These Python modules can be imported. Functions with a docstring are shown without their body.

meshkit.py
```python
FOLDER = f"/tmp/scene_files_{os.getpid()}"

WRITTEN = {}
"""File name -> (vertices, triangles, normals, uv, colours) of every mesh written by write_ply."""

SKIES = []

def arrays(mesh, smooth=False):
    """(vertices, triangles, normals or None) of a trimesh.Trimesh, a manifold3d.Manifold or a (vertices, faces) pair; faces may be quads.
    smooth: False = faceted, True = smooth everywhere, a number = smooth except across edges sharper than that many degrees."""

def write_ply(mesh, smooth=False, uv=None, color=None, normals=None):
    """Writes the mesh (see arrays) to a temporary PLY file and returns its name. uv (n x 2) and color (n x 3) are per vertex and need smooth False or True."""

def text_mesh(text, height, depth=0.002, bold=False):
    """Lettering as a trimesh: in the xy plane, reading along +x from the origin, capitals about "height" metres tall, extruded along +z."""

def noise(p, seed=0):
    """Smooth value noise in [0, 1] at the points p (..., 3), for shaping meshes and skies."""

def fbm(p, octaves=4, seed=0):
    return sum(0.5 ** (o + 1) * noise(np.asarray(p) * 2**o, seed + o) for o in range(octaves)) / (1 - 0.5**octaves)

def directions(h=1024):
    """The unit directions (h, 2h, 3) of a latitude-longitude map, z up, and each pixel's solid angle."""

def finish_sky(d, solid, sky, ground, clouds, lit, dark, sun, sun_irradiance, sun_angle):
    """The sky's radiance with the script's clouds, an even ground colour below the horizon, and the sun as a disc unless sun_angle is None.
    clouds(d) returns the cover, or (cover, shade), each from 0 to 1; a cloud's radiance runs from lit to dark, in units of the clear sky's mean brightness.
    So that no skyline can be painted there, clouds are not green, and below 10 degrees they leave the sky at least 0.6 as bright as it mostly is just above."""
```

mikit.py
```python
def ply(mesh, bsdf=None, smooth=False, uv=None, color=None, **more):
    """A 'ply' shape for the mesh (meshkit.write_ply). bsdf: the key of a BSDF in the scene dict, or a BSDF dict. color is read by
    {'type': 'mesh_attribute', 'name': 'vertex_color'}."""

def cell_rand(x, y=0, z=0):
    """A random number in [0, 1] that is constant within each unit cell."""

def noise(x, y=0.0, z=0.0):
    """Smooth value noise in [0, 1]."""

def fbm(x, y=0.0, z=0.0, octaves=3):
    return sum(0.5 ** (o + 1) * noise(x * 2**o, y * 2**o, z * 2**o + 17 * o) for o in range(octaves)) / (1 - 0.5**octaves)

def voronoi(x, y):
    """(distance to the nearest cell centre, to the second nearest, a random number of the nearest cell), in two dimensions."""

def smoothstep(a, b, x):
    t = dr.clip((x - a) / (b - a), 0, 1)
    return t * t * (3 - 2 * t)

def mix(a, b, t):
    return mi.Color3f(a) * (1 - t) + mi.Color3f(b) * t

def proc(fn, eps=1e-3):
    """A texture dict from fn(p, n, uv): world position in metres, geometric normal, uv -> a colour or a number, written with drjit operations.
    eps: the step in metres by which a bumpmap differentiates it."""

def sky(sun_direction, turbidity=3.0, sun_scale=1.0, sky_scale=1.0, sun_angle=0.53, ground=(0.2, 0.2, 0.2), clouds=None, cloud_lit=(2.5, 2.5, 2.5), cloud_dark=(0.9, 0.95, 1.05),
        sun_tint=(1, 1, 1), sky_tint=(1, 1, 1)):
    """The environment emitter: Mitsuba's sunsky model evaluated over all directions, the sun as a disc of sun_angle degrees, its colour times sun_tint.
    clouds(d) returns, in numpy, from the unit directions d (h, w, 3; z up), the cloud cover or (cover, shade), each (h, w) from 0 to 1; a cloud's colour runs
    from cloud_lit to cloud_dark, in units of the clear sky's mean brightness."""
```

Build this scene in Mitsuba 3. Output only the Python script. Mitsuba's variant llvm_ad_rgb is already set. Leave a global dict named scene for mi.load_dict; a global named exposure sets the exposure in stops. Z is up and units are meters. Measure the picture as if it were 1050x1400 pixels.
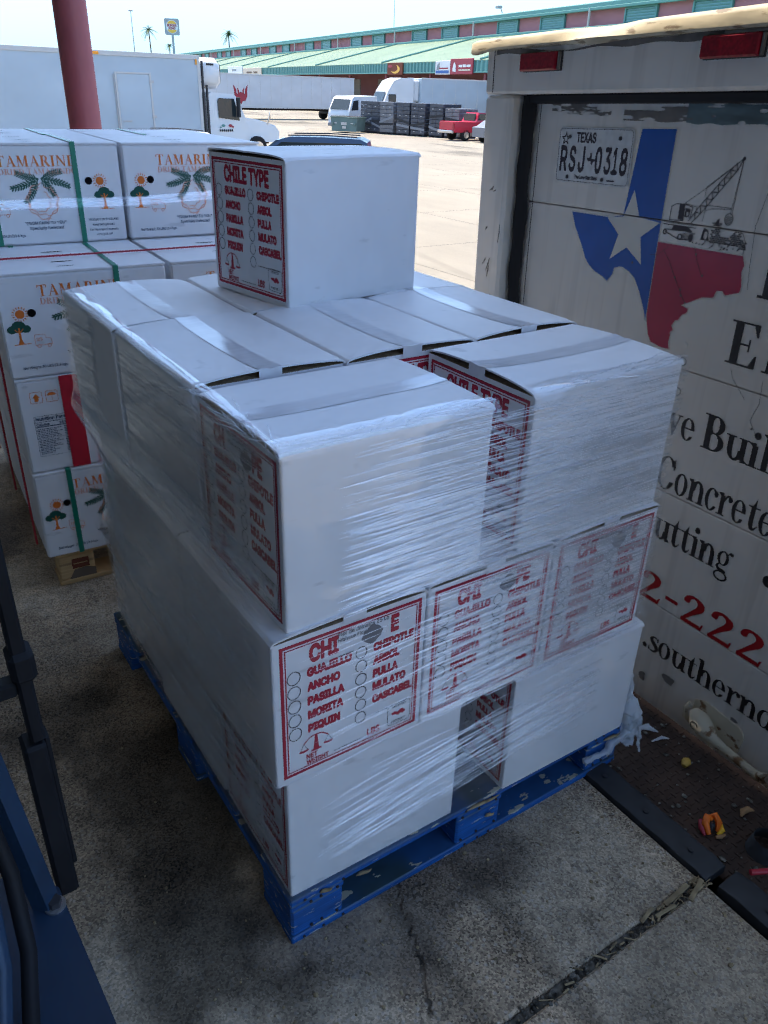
import math, random
import numpy as np
import trimesh, shapely
import shapely.affinity as aff
from shapely.geometry import Polygon, Point, LineString, box as sbox, MultiPolygon
from shapely.ops import unary_union
import drjit as dr
import mitsuba as mi
import mikit, meshkit
from mikit import noise, fbm, voronoi, smoothstep, mix, proc

# ---------------------------------------------------------------- camera, sky, exposure
CAM = np.array([-0.4712, -0.9802, 1.6330])
FWD = np.array([0.49910607, 0.72809862, -0.46985692])
DOWN = np.array([-0.23893129, -0.40557017, -0.88228379])
scene = {}
labels = {}
scene['camera'] = {'type': 'perspective', 'fov_axis': 'x', 'fov': 2 * math.degrees(math.atan(525 / 1080.9)),
                   'near_clip': 0.05, 'far_clip': 2000.0,
                   'to_world': mi.ScalarTransform4f().look_at(origin=CAM.tolist(), target=(CAM + FWD).tolist(), up=(-DOWN).tolist())}

def sky_clouds(d):
    f = meshkit.fbm(d * np.array([3.0, 3.0, 9.0]), 5, seed=4)
    h = np.clip(1 - d[..., 2] / 0.5, 0, 1)
    cover = np.clip((f - 0.45) * 1.6, 0, 1) * 0.30 * (1 - h) + 0.70 * h ** 1.5
    return cover, np.clip(h, 0, 1) ** 0.6

scene['sky'] = mikit.sky((0.0, 0.34, 1.0), turbidity=4.0, clouds=sky_clouds, cloud_lit=(1.95, 2.12, 2.18), cloud_dark=(0.22, 0.47, 0.57), sun_scale=0.6, sky_scale=1.15, sky_tint=(0.91, 0.985, 1.06))
exposure = 3.4

# ---------------------------------------------------------------- small helpers
rng = random.Random(11)
NR = np.random.RandomState(5)
COUNT = {}

def numbered(name):
    if name not in scene and name not in labels and name not in COUNT:
        COUNT[name] = 0
        return name
    COUNT[name] = COUNT.get(name, 0) + 1
    return '%s_%03d' % (name, COUNT[name])

def thing(name, label=None, cat=None, group=None, kind=None):
    key = numbered(name)
    d = {}
    if label: d['label'] = label
    if cat: d['category'] = cat
    if group: d['group'] = group
    if kind: d['kind'] = kind
    labels[key] = d
    return key

def obj(name, mesh, mat, parent=None, smooth=False, label=None, cat=None, group=None, kind=None, **kw):
    key = numbered(parent + '__' + name if parent else name)
    scene[key] = mikit.ply(mesh, mat, smooth=smooth, **kw)
    if parent is None or label or kind:
        d = {}
        if label: d['label'] = label
        if cat: d['category'] = cat
        if group: d['group'] = group
        if kind: d['kind'] = kind
        labels[key] = d
    return key

class MB:
    """collects vertices and faces of one mesh"""
    def __init__(self):
        self.v, self.f, self.n = [], [], 0
    def add(self, v, f):
        v = np.asarray(v, float); f = np.asarray(f, int)
        if f.shape[1] == 4:
            f = np.vstack([f[:, [0, 1, 2]], f[:, [0, 2, 3]]])
        self.v.append(v); self.f.append(f + self.n); self.n += len(v)
        return self
    def mesh(self, m):
        return self.add(m.vertices, m.faces)
    def out(self):
        return (np.vstack(self.v), np.vstack(self.f))

def _cham():
    pts = []
    for sx in (-1, 1):
        for sy in (-1, 1):
            for sz in (-1, 1):
                for k in range(3):
                    pts.append((sx, sy, sz, k))
    return pts
_CP = _cham()
def _cham_pos(h, r):
    out = []
    for sx, sy, sz, k in _CP:
        p = np.array([sx * h[0], sy * h[1], sz * h[2]], float)
        q = np.array([sx * (h[0] - r), sy * (h[1] - r), sz * (h[2] - r)])
        q[k] = p[k]
        out.append(q)
    return np.array(out)
_CF = None
def cbox(lo, hi, r=0.003):
    """chamfered box between two corners"""
    global _CF
    lo, hi = np.asarray(lo, float), np.asarray(hi, float)
    h = (hi - lo) / 2
    if _CF is None:
        base = _cham_pos(np.array([1, 1, 1.0]), 0.2)
        m = trimesh.convex.convex_hull(base)
        idx = [int(np.argmin(np.linalg.norm(base - v, axis=1))) for v in m.vertices]
        _CF = np.array(idx)[m.faces]
    r = min(r, 0.45 * h.min())
    return _cham_pos(h, r) + (lo + hi) / 2, _CF

def tf(vf, o, ex, ey, ez):
    v, f = vf
    M = np.stack([ex, ey, ez])
    return np.asarray(v) @ M + np.asarray(o), f

def tube(pts, r, sides=8, closed=False, caps=True):
    p = np.asarray(pts, float)
    t = np.gradient(p, axis=0)
    t /= np.linalg.norm(t, axis=1, keepdims=True) + 1e-12
    ref = np.array([0, 0, 1.0]) if abs(t[0, 2]) < 0.9 else np.array([1.0, 0, 0])
    a = np.cross(t, ref); a /= np.linalg.norm(a, axis=1, keepdims=True) + 1e-12
    b = np.cross(t, a)
    ang = np.arange(sides) * 2 * np.pi / sides
    rr = np.broadcast_to(np.asarray(r, float), (len(p),))
    v = p[:, None] + rr[:, None, None] * (np.cos(ang)[None, :, None] * a[:, None] + np.sin(ang)[None, :, None] * b[:, None])
    i, j = np.meshgrid(np.arange(len(p) - 1), np.arange(sides), indexing='ij')
    q = np.stack([i * sides + j, i * sides + (j + 1) % sides, (i + 1) * sides + (j + 1) % sides, (i + 1) * sides + j], -1).reshape(-1, 4)
    v = v.reshape(-1, 3)
    f = np.vstack([q[:, [0, 1, 2]], q[:, [0, 2, 3]]])
    if caps:
        n = len(v)
        v = np.vstack([v, p[:1], p[-1:]])
        c0 = [[n, (k + 1) % sides, k] for k in range(sides)]
        o = (len(p) - 1) * sides
        c1 = [[n + 1, o + k, o + (k + 1) % sides] for k in range(sides)]
        f = np.vstack([f, c0, c1])
    return v, f[:, ::-1]

def grid(nu, nv, fn):
    """fn(u, v) arrays in [0,1] -> xyz"""
    u, v = np.meshgrid(np.linspace(0, 1, nu), np.linspace(0, 1, nv), indexing='ij')
    p = fn(u.ravel(), v.ravel())
    i, j = np.meshgrid(np.arange(nu - 1), np.arange(nv - 1), indexing='ij')
    a = i * nv + j
    q = np.stack([a, a + nv, a + nv + 1, a + 1], -1).reshape(-1, 4)
    return p, np.vstack([q[:, [0, 1, 2]], q[:, [0, 2, 3]]])

def tri2d(poly):
    """triangulate shapely geometry -> (verts2d, faces)"""
    vs, fs, n = [], [], 0
    gs = getattr(poly, 'geoms', [poly])
    for g in gs:
        if g.geom_type != 'Polygon' or g.area < 1e-9:
            continue
        v, f = trimesh.creation.triangulate_polygon(g, engine='earcut')
        vs.append(v); fs.append(np.asarray(f) + n); n += len(v)
    if not vs:
        return np.zeros((3, 2)), np.array([[0, 1, 2]])
    return np.vstack(vs), np.vstack(fs)

def flat(poly, o, ex, ey, off=0.0008):
    """flat print of a 2d shape on the plane o, ex, ey"""
    v, f = tri2d(poly)
    ex, ey = np.asarray(ex, float), np.asarray(ey, float)
    n = np.cross(ex, ey); n /= np.linalg.norm(n)
    p = np.asarray(o) + v[:, :1] * ex + v[:, 1:2] * ey + n * off
    a = p[f[:, 0]]; c = np.cross(p[f[:, 1]] - a, p[f[:, 2]] - a)
    if (c @ n).sum() < 0: f = f[:, ::-1]
    return p, f

def extr(poly, o, ex, ey, d0, d1):
    """2d shape extruded along ex x ey between depths d0 and d1"""
    ex, ey = np.asarray(ex, float), np.asarray(ey, float)
    n = np.cross(ex, ey); n /= np.linalg.norm(n)
    mb = MB()
    for g in getattr(poly, 'geoms', [poly]):
        m = trimesh.creation.extrude_polygon(g, d1 - d0, engine='earcut')
        v = np.asarray(m.vertices)
        mb.add(np.asarray(o) + v[:, :1] * ex + v[:, 1:2] * ey + (v[:, 2:] + d0) * n, m.faces)
    return mb.out()

# ---------------------------------------------------------------- lettering
_TP = {}
def text(t, h=1.0, w=None, bold=0.0, sx=1.0):
    """sans lettering as a 2d shape; h = cap height; w = total width if given"""
    if t not in _TP:
        m = meshkit.text_mesh(t, 1.0, depth=0.1, bold=True)
        z = np.asarray(m.vertices)[:, 2]
        tris = [Polygon(np.asarray(m.vertices)[f, :2]) for f in m.faces if (z[f] > 0.05).all()]
        _TP[t] = unary_union([p.buffer(0.002) for p in tris if p.area > 1e-7])
    g = _TP[t]
    if bold: g = g.buffer(bold, 3)
    x0, y0, x1, y1 = g.bounds
    g = aff.translate(g, -x0, 0)
    k = (w / ((x1 - x0) * h)) if w else sx
    return aff.scale(g, h * k, h, origin=(0, 0)).simplify(h * 0.007)

def ell(cx, cy, rx, ry):
    return aff.scale(Point(cx, cy).buffer(1, 10), rx, ry)
def bowl(cx, cy, rx, ry, tx, ty):
    return ell(cx, cy, rx, ry).difference(ell(cx, cy, rx - tx, ry - ty))
def pen(pts, ws, n=6):
    p = np.array([pts[0]] + list(pts) + [pts[-1]], float)
    out, wo = [], []
    for i in range(1, len(p) - 2):
        for k in range(n):
            t = k / n
            a, b, c, d = p[i - 1], p[i], p[i + 1], p[i + 2]
            out.append(.5 * ((2 * b) + (c - a) * t + (2 * a - 5 * b + 4 * c - d) * t * t + (3 * b - a - 3 * c + d) * t ** 3))
            wo.append(ws[i - 1] * (1 - t) + ws[i] * t)
    out.append(p[-1]); wo.append(ws[-1])
    return unary_union([unary_union([Point(out[i]).buffer(wo[i], 5), Point(out[i + 1]).buffer(wo[i + 1], 5)]).convex_hull for i in range(len(out) - 1)])
def B4(x0, y0, x1, y1): return sbox(x0, y0, x1, y1)
def PG(*p): return Polygon(p)

def _glyphs():
    G = {}
    s = .035
    foot = lambda x, w=.16, e=.08: B4(x - e, 0, x + w + e, s)
    flag = lambda x, y: PG((x - .09, y - s - .01), (x - .09, y - s + .02), (x + .1, y + .01), (x + .1, y - .1), (x, y - .1))
    U = lambda *a: unary_union(a)
    G['o'] = (bowl(.27, .33, .27, .345, .14, .035), .60)
    G['e'] = (U(bowl(.26, .33, .26, .345, .14, .035).difference(B4(.3, .15, .6, .345)), B4(.1, .335, .515, .375)), .58)
    G['c'] = (U(bowl(.26, .33, .26, .345, .14, .035).difference(B4(.27, .16, .6, .52)), Point(.41, .52).buffer(.085)), .54)
    arch = bowl(.36, .36, .25, .315, .16, .06).intersection(B4(.2, .36, .7, .8))
    G['n'] = (U(B4(.06, 0, .22, .6), flag(.06, .66), foot(.06), arch, B4(.45, 0, .61, .37), foot(.45)), .70)
    G['h'] = (U(B4(.06, 0, .22, 1), flag(.06, 1.0), foot(.06), arch, B4(.45, 0, .61, .37), foot(.45)), .70)
    G['u'] = (aff.translate(aff.rotate(G['n'][0], 180, origin=(.335, .33)), 0, 0), .70)
    G['i'] = (U(B4(.08, 0, .24, .6), flag(.08, .66), foot(.08), Point(.16, .87).buffer(.1)), .34)
    G['l'] = (U(B4(.08, 0, .24, 1), flag(.08, 1.0), foot(.08)), .34)
    G['d'] = (U(bowl(.27, .33, .27, .345, .14, .035).difference(B4(.45, 0, .7, .7)), B4(.40, 0, .56, 1), flag(.40, 1.0), B4(.5, 0, .65, s)), .66)
    G['t'] = (U(B4(.1, .13, .26, .66), PG((.1, .6), (.26, .6), (.26, .9)), B4(.0, .615, .42, .655), pen([(.18, .16), (.22, .05), (.32, .03), (.42, .14)], [.08, .06, .03, .015])), .44)
    G['r'] = (U(B4(.06, 0, .22, .6), flag(.06, .66), foot(.06), pen([(.2, .42), (.28, .58), (.36, .63), (.42, .61)], [.02, .03, .03, .02]), Point(.43, .54).buffer(.085)), .53)
    G['s'] = (U(pen([(.40, .52), (.32, .625), (.2, .635), (.1, .54), (.14, .43), (.30, .31), (.39, .2), (.34, .06), (.2, .015), (.08, .04), (.04, .16)], [.02, .022, .03, .06, .08, .09, .08, .05, .025, .02, .015]), PG((.38, .66), (.42, .66), (.42, .45), (.38, .5)), PG((.02, 0), (.06, 0), (.06, .18), (.02, .22))), .47)
    G['g'] = (U(bowl(.25, .44, .22, .23, .11, .03), bowl(.27, -.13, .27, .16, .07, .045), pen([(.14, .24), (.08, .15), (.16, .06), (.38, .03)], [.02, .04, .05, .06]), pen([(.4, .6), (.47, .68), (.54, .66)], [.02, .03, .055])), .60)
    G['v'] = (U(PG((.03, .64), (.21, .64), (.36, .18), (.30, 0), (.26, 0)), PG((.30, 0), (.5, .64), (.45, .64), (.28, .1)), B4(-.04, .625, .28, .66), B4(.36, .625, .6, .66)), .58)
    G['y'] = (U(G['v'][0], PG((.30, .1), (.16, -.22), (.11, -.22), (.25, .02)), Point(.11, -.2).buffer(.07)), .58)
    cs = .04
    G['E'] = (U(B4(.1, 0, .3, 1), B4(0, 0, .74, cs), B4(0, 1 - cs, .7, 1), B4(.3, .48, .52, .52), B4(.5, .36, .535, .64), PG((.74, 0), (.74, .3), (.7, .3), (.56, 0)), PG((.7, 1), (.7, .72), (.66, .72), (.54, 1))), .80)
    G['B'] = (U(B4(.1, 0, .28, 1), B4(0, 0, .4, cs), B4(0, 1 - cs, .4, 1), bowl(.38, .74, .28, .26, .17, .035).intersection(B4(.28, 0, 1, 1.1)), bowl(.38, .26, .33, .265, .18, .035).intersection(B4(.28, -.1, 1, 1.1))), .76)
    G['C'] = (U(bowl(.42, .5, .42, .52, .19, .035).difference(B4(.5, .27, 1, .74)), PG((.74, 1.0), (.74, .66), (.70, .66), (.64, .9)), PG((.72, .28), (.76, .28), (.6, .05), (.55, .06))), .84)
    G['I'] = (U(B4(.1, 0, .28, 1), B4(0, 0, .38, cs), B4(0, 1 - cs, .38, 1)), .44)
    G['L'] = (U(B4(.1, 0, .28, 1), B4(0, 0, .66, cs), B4(0, 1 - cs, .4, 1), PG((.66, 0), (.66, .3), (.62, .3), (.48, 0))), .7)
    G['T'] = (U(B4(.3, 0, .46, 1), B4(.2, 0, .56, cs), B4(0, .95, .76, 1), PG((0, 1), (0, .76), (.03, .76), (.12, 1)), PG((.76, 1), (.76, .76), (.73, .76), (.64, 1))), .8)
    G['A'] = (U(PG((.08, 0), (.13, 0), (.44, .9), (.42, 1.0)), PG((.36, 1), (.46, 1), (.8, 0), (.6, 0)), B4(.22, .32, .62, .37), B4(-.02, 0, .24, cs), B4(.5, 0, .9, cs)), .88)
    G['M'] = (U(B4(.1, 0, .16, 1), B4(.74, 0, .92, 1), PG((.06, 1), (.26, 1), (.52, .12), (.46, 0)), PG((.46, 0), (.5, 0), (.82, 1), (.76, 1)), B4(0, 0, .26, cs), B4(.64, 0, 1.02, cs), B4(.0, .96, .2, 1), B4(.76, .96, 1.02, 1)), 1.06)
    G['R'] = (U(B4(.1, 0, .28, 1), B4(0, 0, .38, cs), B4(0, 1 - cs, .42, 1), bowl(.38, .74, .28, .26, .15, .04).intersection(B4(.28, 0, 1, 1.1)), PG((.34, .5), (.52, .5), (.86, 0), (.64, 0))), .86)
    G['N'] = (U(B4(.1, 0, .16, 1), B4(.72, 0, .78, 1), PG((.04, 1), (.24, 1), (.78, .1), (.78, 0), (.72, 0)), B4(0, 0, .26, cs), B4(.6, .96, .88, 1)), .92)
    G['D'] = (U(B4(.1, 0, .28, 1), B4(0, 0, .4, cs), B4(0, 1 - cs, .4, 1), bowl(.34, .5, .48, .5, .18, .04).intersection(B4(.28, -1, 1, 2))), .88)
    G['O'] = (bowl(.44, .5, .44, .52, .18, .04), .94)
    G['2'] = (U(pen([(.1, .76), (.14, .89), (.29, .95), (.45, .84), (.44, .66), (.28, .42), (.06, .07)], [.085, .06, .04, .085, .09, .06, .035]), B4(.03, 0, .52, .13), PG((.5, 0), (.56, .22), (.6, .22), (.56, 0))), .66)
    G['-'] = (B4(.02, .36, .36, .48), .42)
    G['.'] = (Point(.1, .09).buffer(.1), .26)
    G[' '] = (Polygon(), .3)
    return G
GL = _glyphs()
def serif(t, h=1.0, w=None, gap=0.0):
    out, x = [], 0.0
    for ch in t:
        g, a = GL[ch]
        if not g.is_empty: out.append(aff.translate(g, x, 0))
        x += a + gap
    g = unary_union(out)
    x0, y0, x1, y1 = g.bounds
    g = aff.translate(g, -x0, 0)
    k = (w / ((x1 - x0) * h)) if w else 1.0
    return aff.scale(g, h * k, h, origin=(0, 0)).simplify(h * .006)
def lines(segs, w):
    return unary_union([LineString(s).buffer(w / 2, 3, cap_style='flat', join_style='mitre') for s in segs])
def frame2(x0, y0, x1, y1, w, r=0.0):
    a = sbox(x0, y0, x1, y1)
    if r: a = a.buffer(-r).buffer(r, 6)
    return a.difference(a.buffer(-w))
def MV(g, x, y): return aff.translate(g, x, y)
X3, Y3, Z3 = np.eye(3)

# ---------------------------------------------------------------- materials
def mat(key, d):
    scene[key] = {'type': 'twosided', 'bsdf': d, 'id': key} if d['type'] != 'twosided' else d
    scene[key].pop('id', None)
    return key
def rgb(*c): return {'type': 'rgb', 'value': list(c)}
def prin(key, color, rough=.5, spec=.5, metallic=0.0, clearcoat=0.0, bump=None, eps=1e-3, **kw):
    d = {'type': 'principled', 'base_color': color if isinstance(color, dict) else rgb(*color),
         'roughness': rough if isinstance(rough, dict) else float(rough), 'specular': float(spec), 'metallic': float(metallic), 'clearcoat': float(clearcoat), **kw}
    if bump is not None:
        d = {'type': 'bumpmap', 'arbitrary': proc(bump, eps), 'scale': 1.0, 'bsdf': d}
    return mat(key, d)

# white coated cardboard: faint mottling and scuffs
def f_card(p, n, uv):
    a = fbm(p.x * 9, p.y * 9, p.z * 9)
    b = noise(p.x * 60 + 5, p.y * 60, p.z * 14)
    scuff = smoothstep(.70, .82, fbm(p.x * 14 + 31, p.y * 14, p.z * 30, 4)) * .17
    k = .93 + .07 * a + .02 * b - scuff
    return mi.Color3f(.755, .76, .78) * k
prin('white_cardboard', proc(f_card), .5, .35, bump=lambda p, n, uv: .0006 * fbm(p.x * 30, p.y * 30, p.z * 30, 3) + .00012 * noise(p.x * 300, p.y * 300, p.z * 90), eps=2e-3)
prin('kraft', proc(lambda p, n, uv: mi.Color3f(.26, .19, .12) * (.7 + .6 * noise(p.x * 200, p.y * 200, p.z * 40))), .85, .2)
prin('red_ink', (.40, .020, .045), .5, .3)
prin('dark_ink', (.035, .03, .04), .5, .3)
prin('grey_ink', (.16, .16, .18), .5, .3)
prin('patch_white', (.70, .72, .76), .35, .5)
prin('orange_ink', (.68, .17, .03), .5, .3)
prin('pale_orange_ink', (.72, .32, .22), .5, .3)
prin('green_ink', (.008, .075, .055), .5, .3)
prin('navy_ink', (.03, .06, .12), .5, .3)
prin('black', (.012, .012, .014), .6, .3)
prin('hole_black', (.006, .006, .007), .9, .05)
mat('tape', {'type': 'roughplastic', 'diffuse_reflectance': proc(lambda p, n, uv: mi.Color3f(.745, .755, .795) * (.93 + .08 * noise(p.x * 25, p.y * 160, p.z * 30))), 'alpha': .045, 'int_ior': 1.75, 'nonlinear': False})
prin('green_strap', (.01, .19, .12), .3, .5)
prin('red_strap', (.42, .025, .04), .4, .5)
prin('red_tape', (.55, .01, .03), .22, .5)

# painted and raw timber
def f_blue(p, n, uv):
    g = fbm(p.x * 22, p.y * 22, p.z * 60, 4)
    chip = smoothstep(.675, .70, fbm(p.x * 22 + 9, p.y * 44, p.z * 190, 4))
    grime = smoothstep(.40, .75, fbm(p.x * 5, p.y * 5, p.z * 9 + 3))
    c = mix(mi.Color3f(.008, .07, .27), mi.Color3f(.012, .125, .42), g)
    c = c * (.72 + .5 * noise(p.x * 5, p.y * 5, p.z * 330))
    up = dr.clip(n.z, 0, 1)
    c = mix(c, mi.Color3f(.035, .075, .08), dr.clip(up * (.45 + .8 * grime), 0, 1))
    c = mix(c, mi.Color3f(.025, .045, .08), grime * .5)
    return mix(c, mi.Color3f(.50, .46, .34), chip * .85)
prin('blue_paint', proc(f_blue), .48, .4, bump=lambda p, n, uv: .0012 * fbm(p.x * 40, p.y * 40, p.z * 110, 3), eps=2e-3)
def f_wood(p, n, uv):
    g = fbm(p.x * 14, p.y * 14, p.z * 150, 4)
    k = noise(p.x * 5, p.y * 5, p.z * 60 + 5)
    c = mix(mi.Color3f(.42, .25, .11), mi.Color3f(.62, .43, .22), g)
    return mix(c, mi.Color3f(.22, .12, .06), smoothstep(.72, .8, k) * .6)
prin('raw_wood', proc(f_wood), .7, .3, bump=lambda p, n, uv: .001 * noise(p.x * 60, p.y * 60, p.z * 260), eps=2e-3)
prin('straw', proc(lambda p, n, uv: mi.Color3f(.34, .26, .15) * (.35 + .9 * noise(p.x * 60, p.y * 60, p.z * 60))), .75, .25)
prin('stamp_brown', (.16, .05, .03), .7, .2)

# dock concrete: worn aggregate, pits, dark oily stains, painted shade left of the pallet
def f_dock(p, n, uv):
    a, b, r = voronoi(p.x * 250, p.y * 250)
    a2, b2, r2 = voronoi(p.x * 85 + 7, p.y * 85)
    f = fbm(p.x * 1.7, p.y * 1.7, 0, 4)
    f2 = fbm(p.x * 7 + 3, p.y * 7, 2, 4)
    f3 = fbm(p.x * 26 + 1, p.y * 26, 6, 3)
    worn = smoothstep(.42, .62, fbm(p.x * 3.1 + 11, p.y * 2.3, 4, 4))
    k = .76 + .85 * (r - .5) * (1 - .4 * worn) + .40 * (f2 - .5) + .50 * (f3 - .5)
    stone = smoothstep(.74, .80, r2) * smoothstep(.46, .22, a2)
    c = mix(mi.Color3f(.385, .29, .195), mi.Color3f(.50, .405, .29), worn) * dr.maximum(k, .12) * 1.2
    c = mix(c, mi.Color3f(.52, .47, .41), stone * .4)
    pit = smoothstep(.80, .86, noise(p.x * 95, p.y * 95, 3)) * smoothstep(.45, .6, f3)
    c = c * (1 - .35 * pit)
    stain_shade = smoothstep(1.15, .55, dr.sqrt(dr.square((p.x + .13) / .24) + dr.square((p.y - .42) / .62)) + 1.3 * (f2 - .5))  # stain beside the pallet, deepened by shade put into the colour
    c = c * (1 - .66 * stain_shade)
    oil = smoothstep(.60, .74, fbm(p.x * 2.6 + 40, p.y * 2.6 + 7, 8, 3))
    c = mix(c, c * mi.Color3f(.48, .48, .50), oil)
    dark = smoothstep(.50, .70, f)
    spot = smoothstep(.70, .74, fbm(p.x * 11 + 20, p.y * 11, 5, 2))
    c = c * (1 - .30 * dark) * (1 - .12 * spot)
    lane = smoothstep(.05, .0, dr.abs(dr.abs(p.x - .33 + .08 * (f - .5)) - .10)) * .35 * smoothstep(.2, -.2, p.y)
    c = c * (1 - lane)
    cx = .205 + .34 * (p.y + .17) + .018 * (noise(p.y * 26, 3) - .5) + .014 * (noise(p.y * 90, 9) - .5)
    crack = smoothstep(.0085, .002, dr.abs(p.x - cx)) * smoothstep(-.40, -.36, p.y)
    cy2 = -.62 + .25 * (p.x - .5) + .05 * (noise(p.x * 6, 1) - .5)
    pale = smoothstep(.004, .001, dr.abs(p.y - cy2 + .018 * (noise(p.x * 40, 2) - .5))) * smoothstep(.35, .5, p.x)
    c = mix(c, mi.Color3f(.33, .30, .26), pale * .5 * noise(p.x * 60, 4))
    return c * (1 - .75 * crack * smoothstep(.2, .6, noise(p.y * 33, 5)))
def b_dock(p, n, uv):
    a, b, r = voronoi(p.x * 170, p.y * 170)
    cx = .205 + .34 * (p.y + .17) + .018 * (noise(p.y * 26, 3) - .5) + .014 * (noise(p.y * 90, 9) - .5)
    crack = smoothstep(.0085, .002, dr.abs(p.x - cx)) * smoothstep(-.40, -.36, p.y)
    return .0011 * r + .003 * fbm(p.x * 18, p.y * 18, 0, 3) - .004 * crack
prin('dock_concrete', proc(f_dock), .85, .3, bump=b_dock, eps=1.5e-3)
prin('joint_dirt', proc(lambda p, n, uv: mi.Color3f(.13, .12, .10) * (.15 + 1.5 * noise(p.x * 120, p.y * 120, 0))), .95, .1,
     bump=lambda p, n, uv: .006 * fbm(p.x * 60, p.y * 60, 0, 3), eps=2e-3)

def f_yard(p, n, uv):
    f = fbm(p.x * .23, p.y * .23, 0, 5)
    f2 = fbm(p.x * 2.2, p.y * .7, 1, 4)
    g = noise(p.x * 30, p.y * 30)
    c = mi.Color3f(.225, .204, .163) * (.82 + .25 * f + .16 * (f2 - .5) + .06 * g)
    st = smoothstep(.58, .75, fbm(p.x * .5 + 9, p.y * .16, 3, 4))
    c = c * (1 - .42 * st)
    jx = dr.abs(p.x / 4.5 - dr.round(p.x / 4.5)) * 4.5
    jy = dr.abs(p.y / 4.5 - dr.round(p.y / 4.5)) * 4.5
    j = dr.maximum(smoothstep(.03, .012, jx), smoothstep(.03, .012, jy))
    tr = smoothstep(.16, .05, dr.abs(p.x - 6.5 - .12 * p.y + 1.2 * (noise(p.y * .12, 2) - .5))) + smoothstep(.16, .05, dr.abs(p.x - 8.4 - .12 * p.y + 1.2 * (noise(p.y * .12, 2) - .5)))
    patch = smoothstep(.60, .62, noise(p.x * .11 + 4, p.y * .09, 7))
    c = c * (1 - .22 * dr.clip(tr, 0, 1) * noise(p.y * 1.3, p.x * 4)) * (1 - .12 * patch)
    return c * (1 - .45 * j)
prin('yard_concrete', proc(f_yard), .85, .25)

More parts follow.
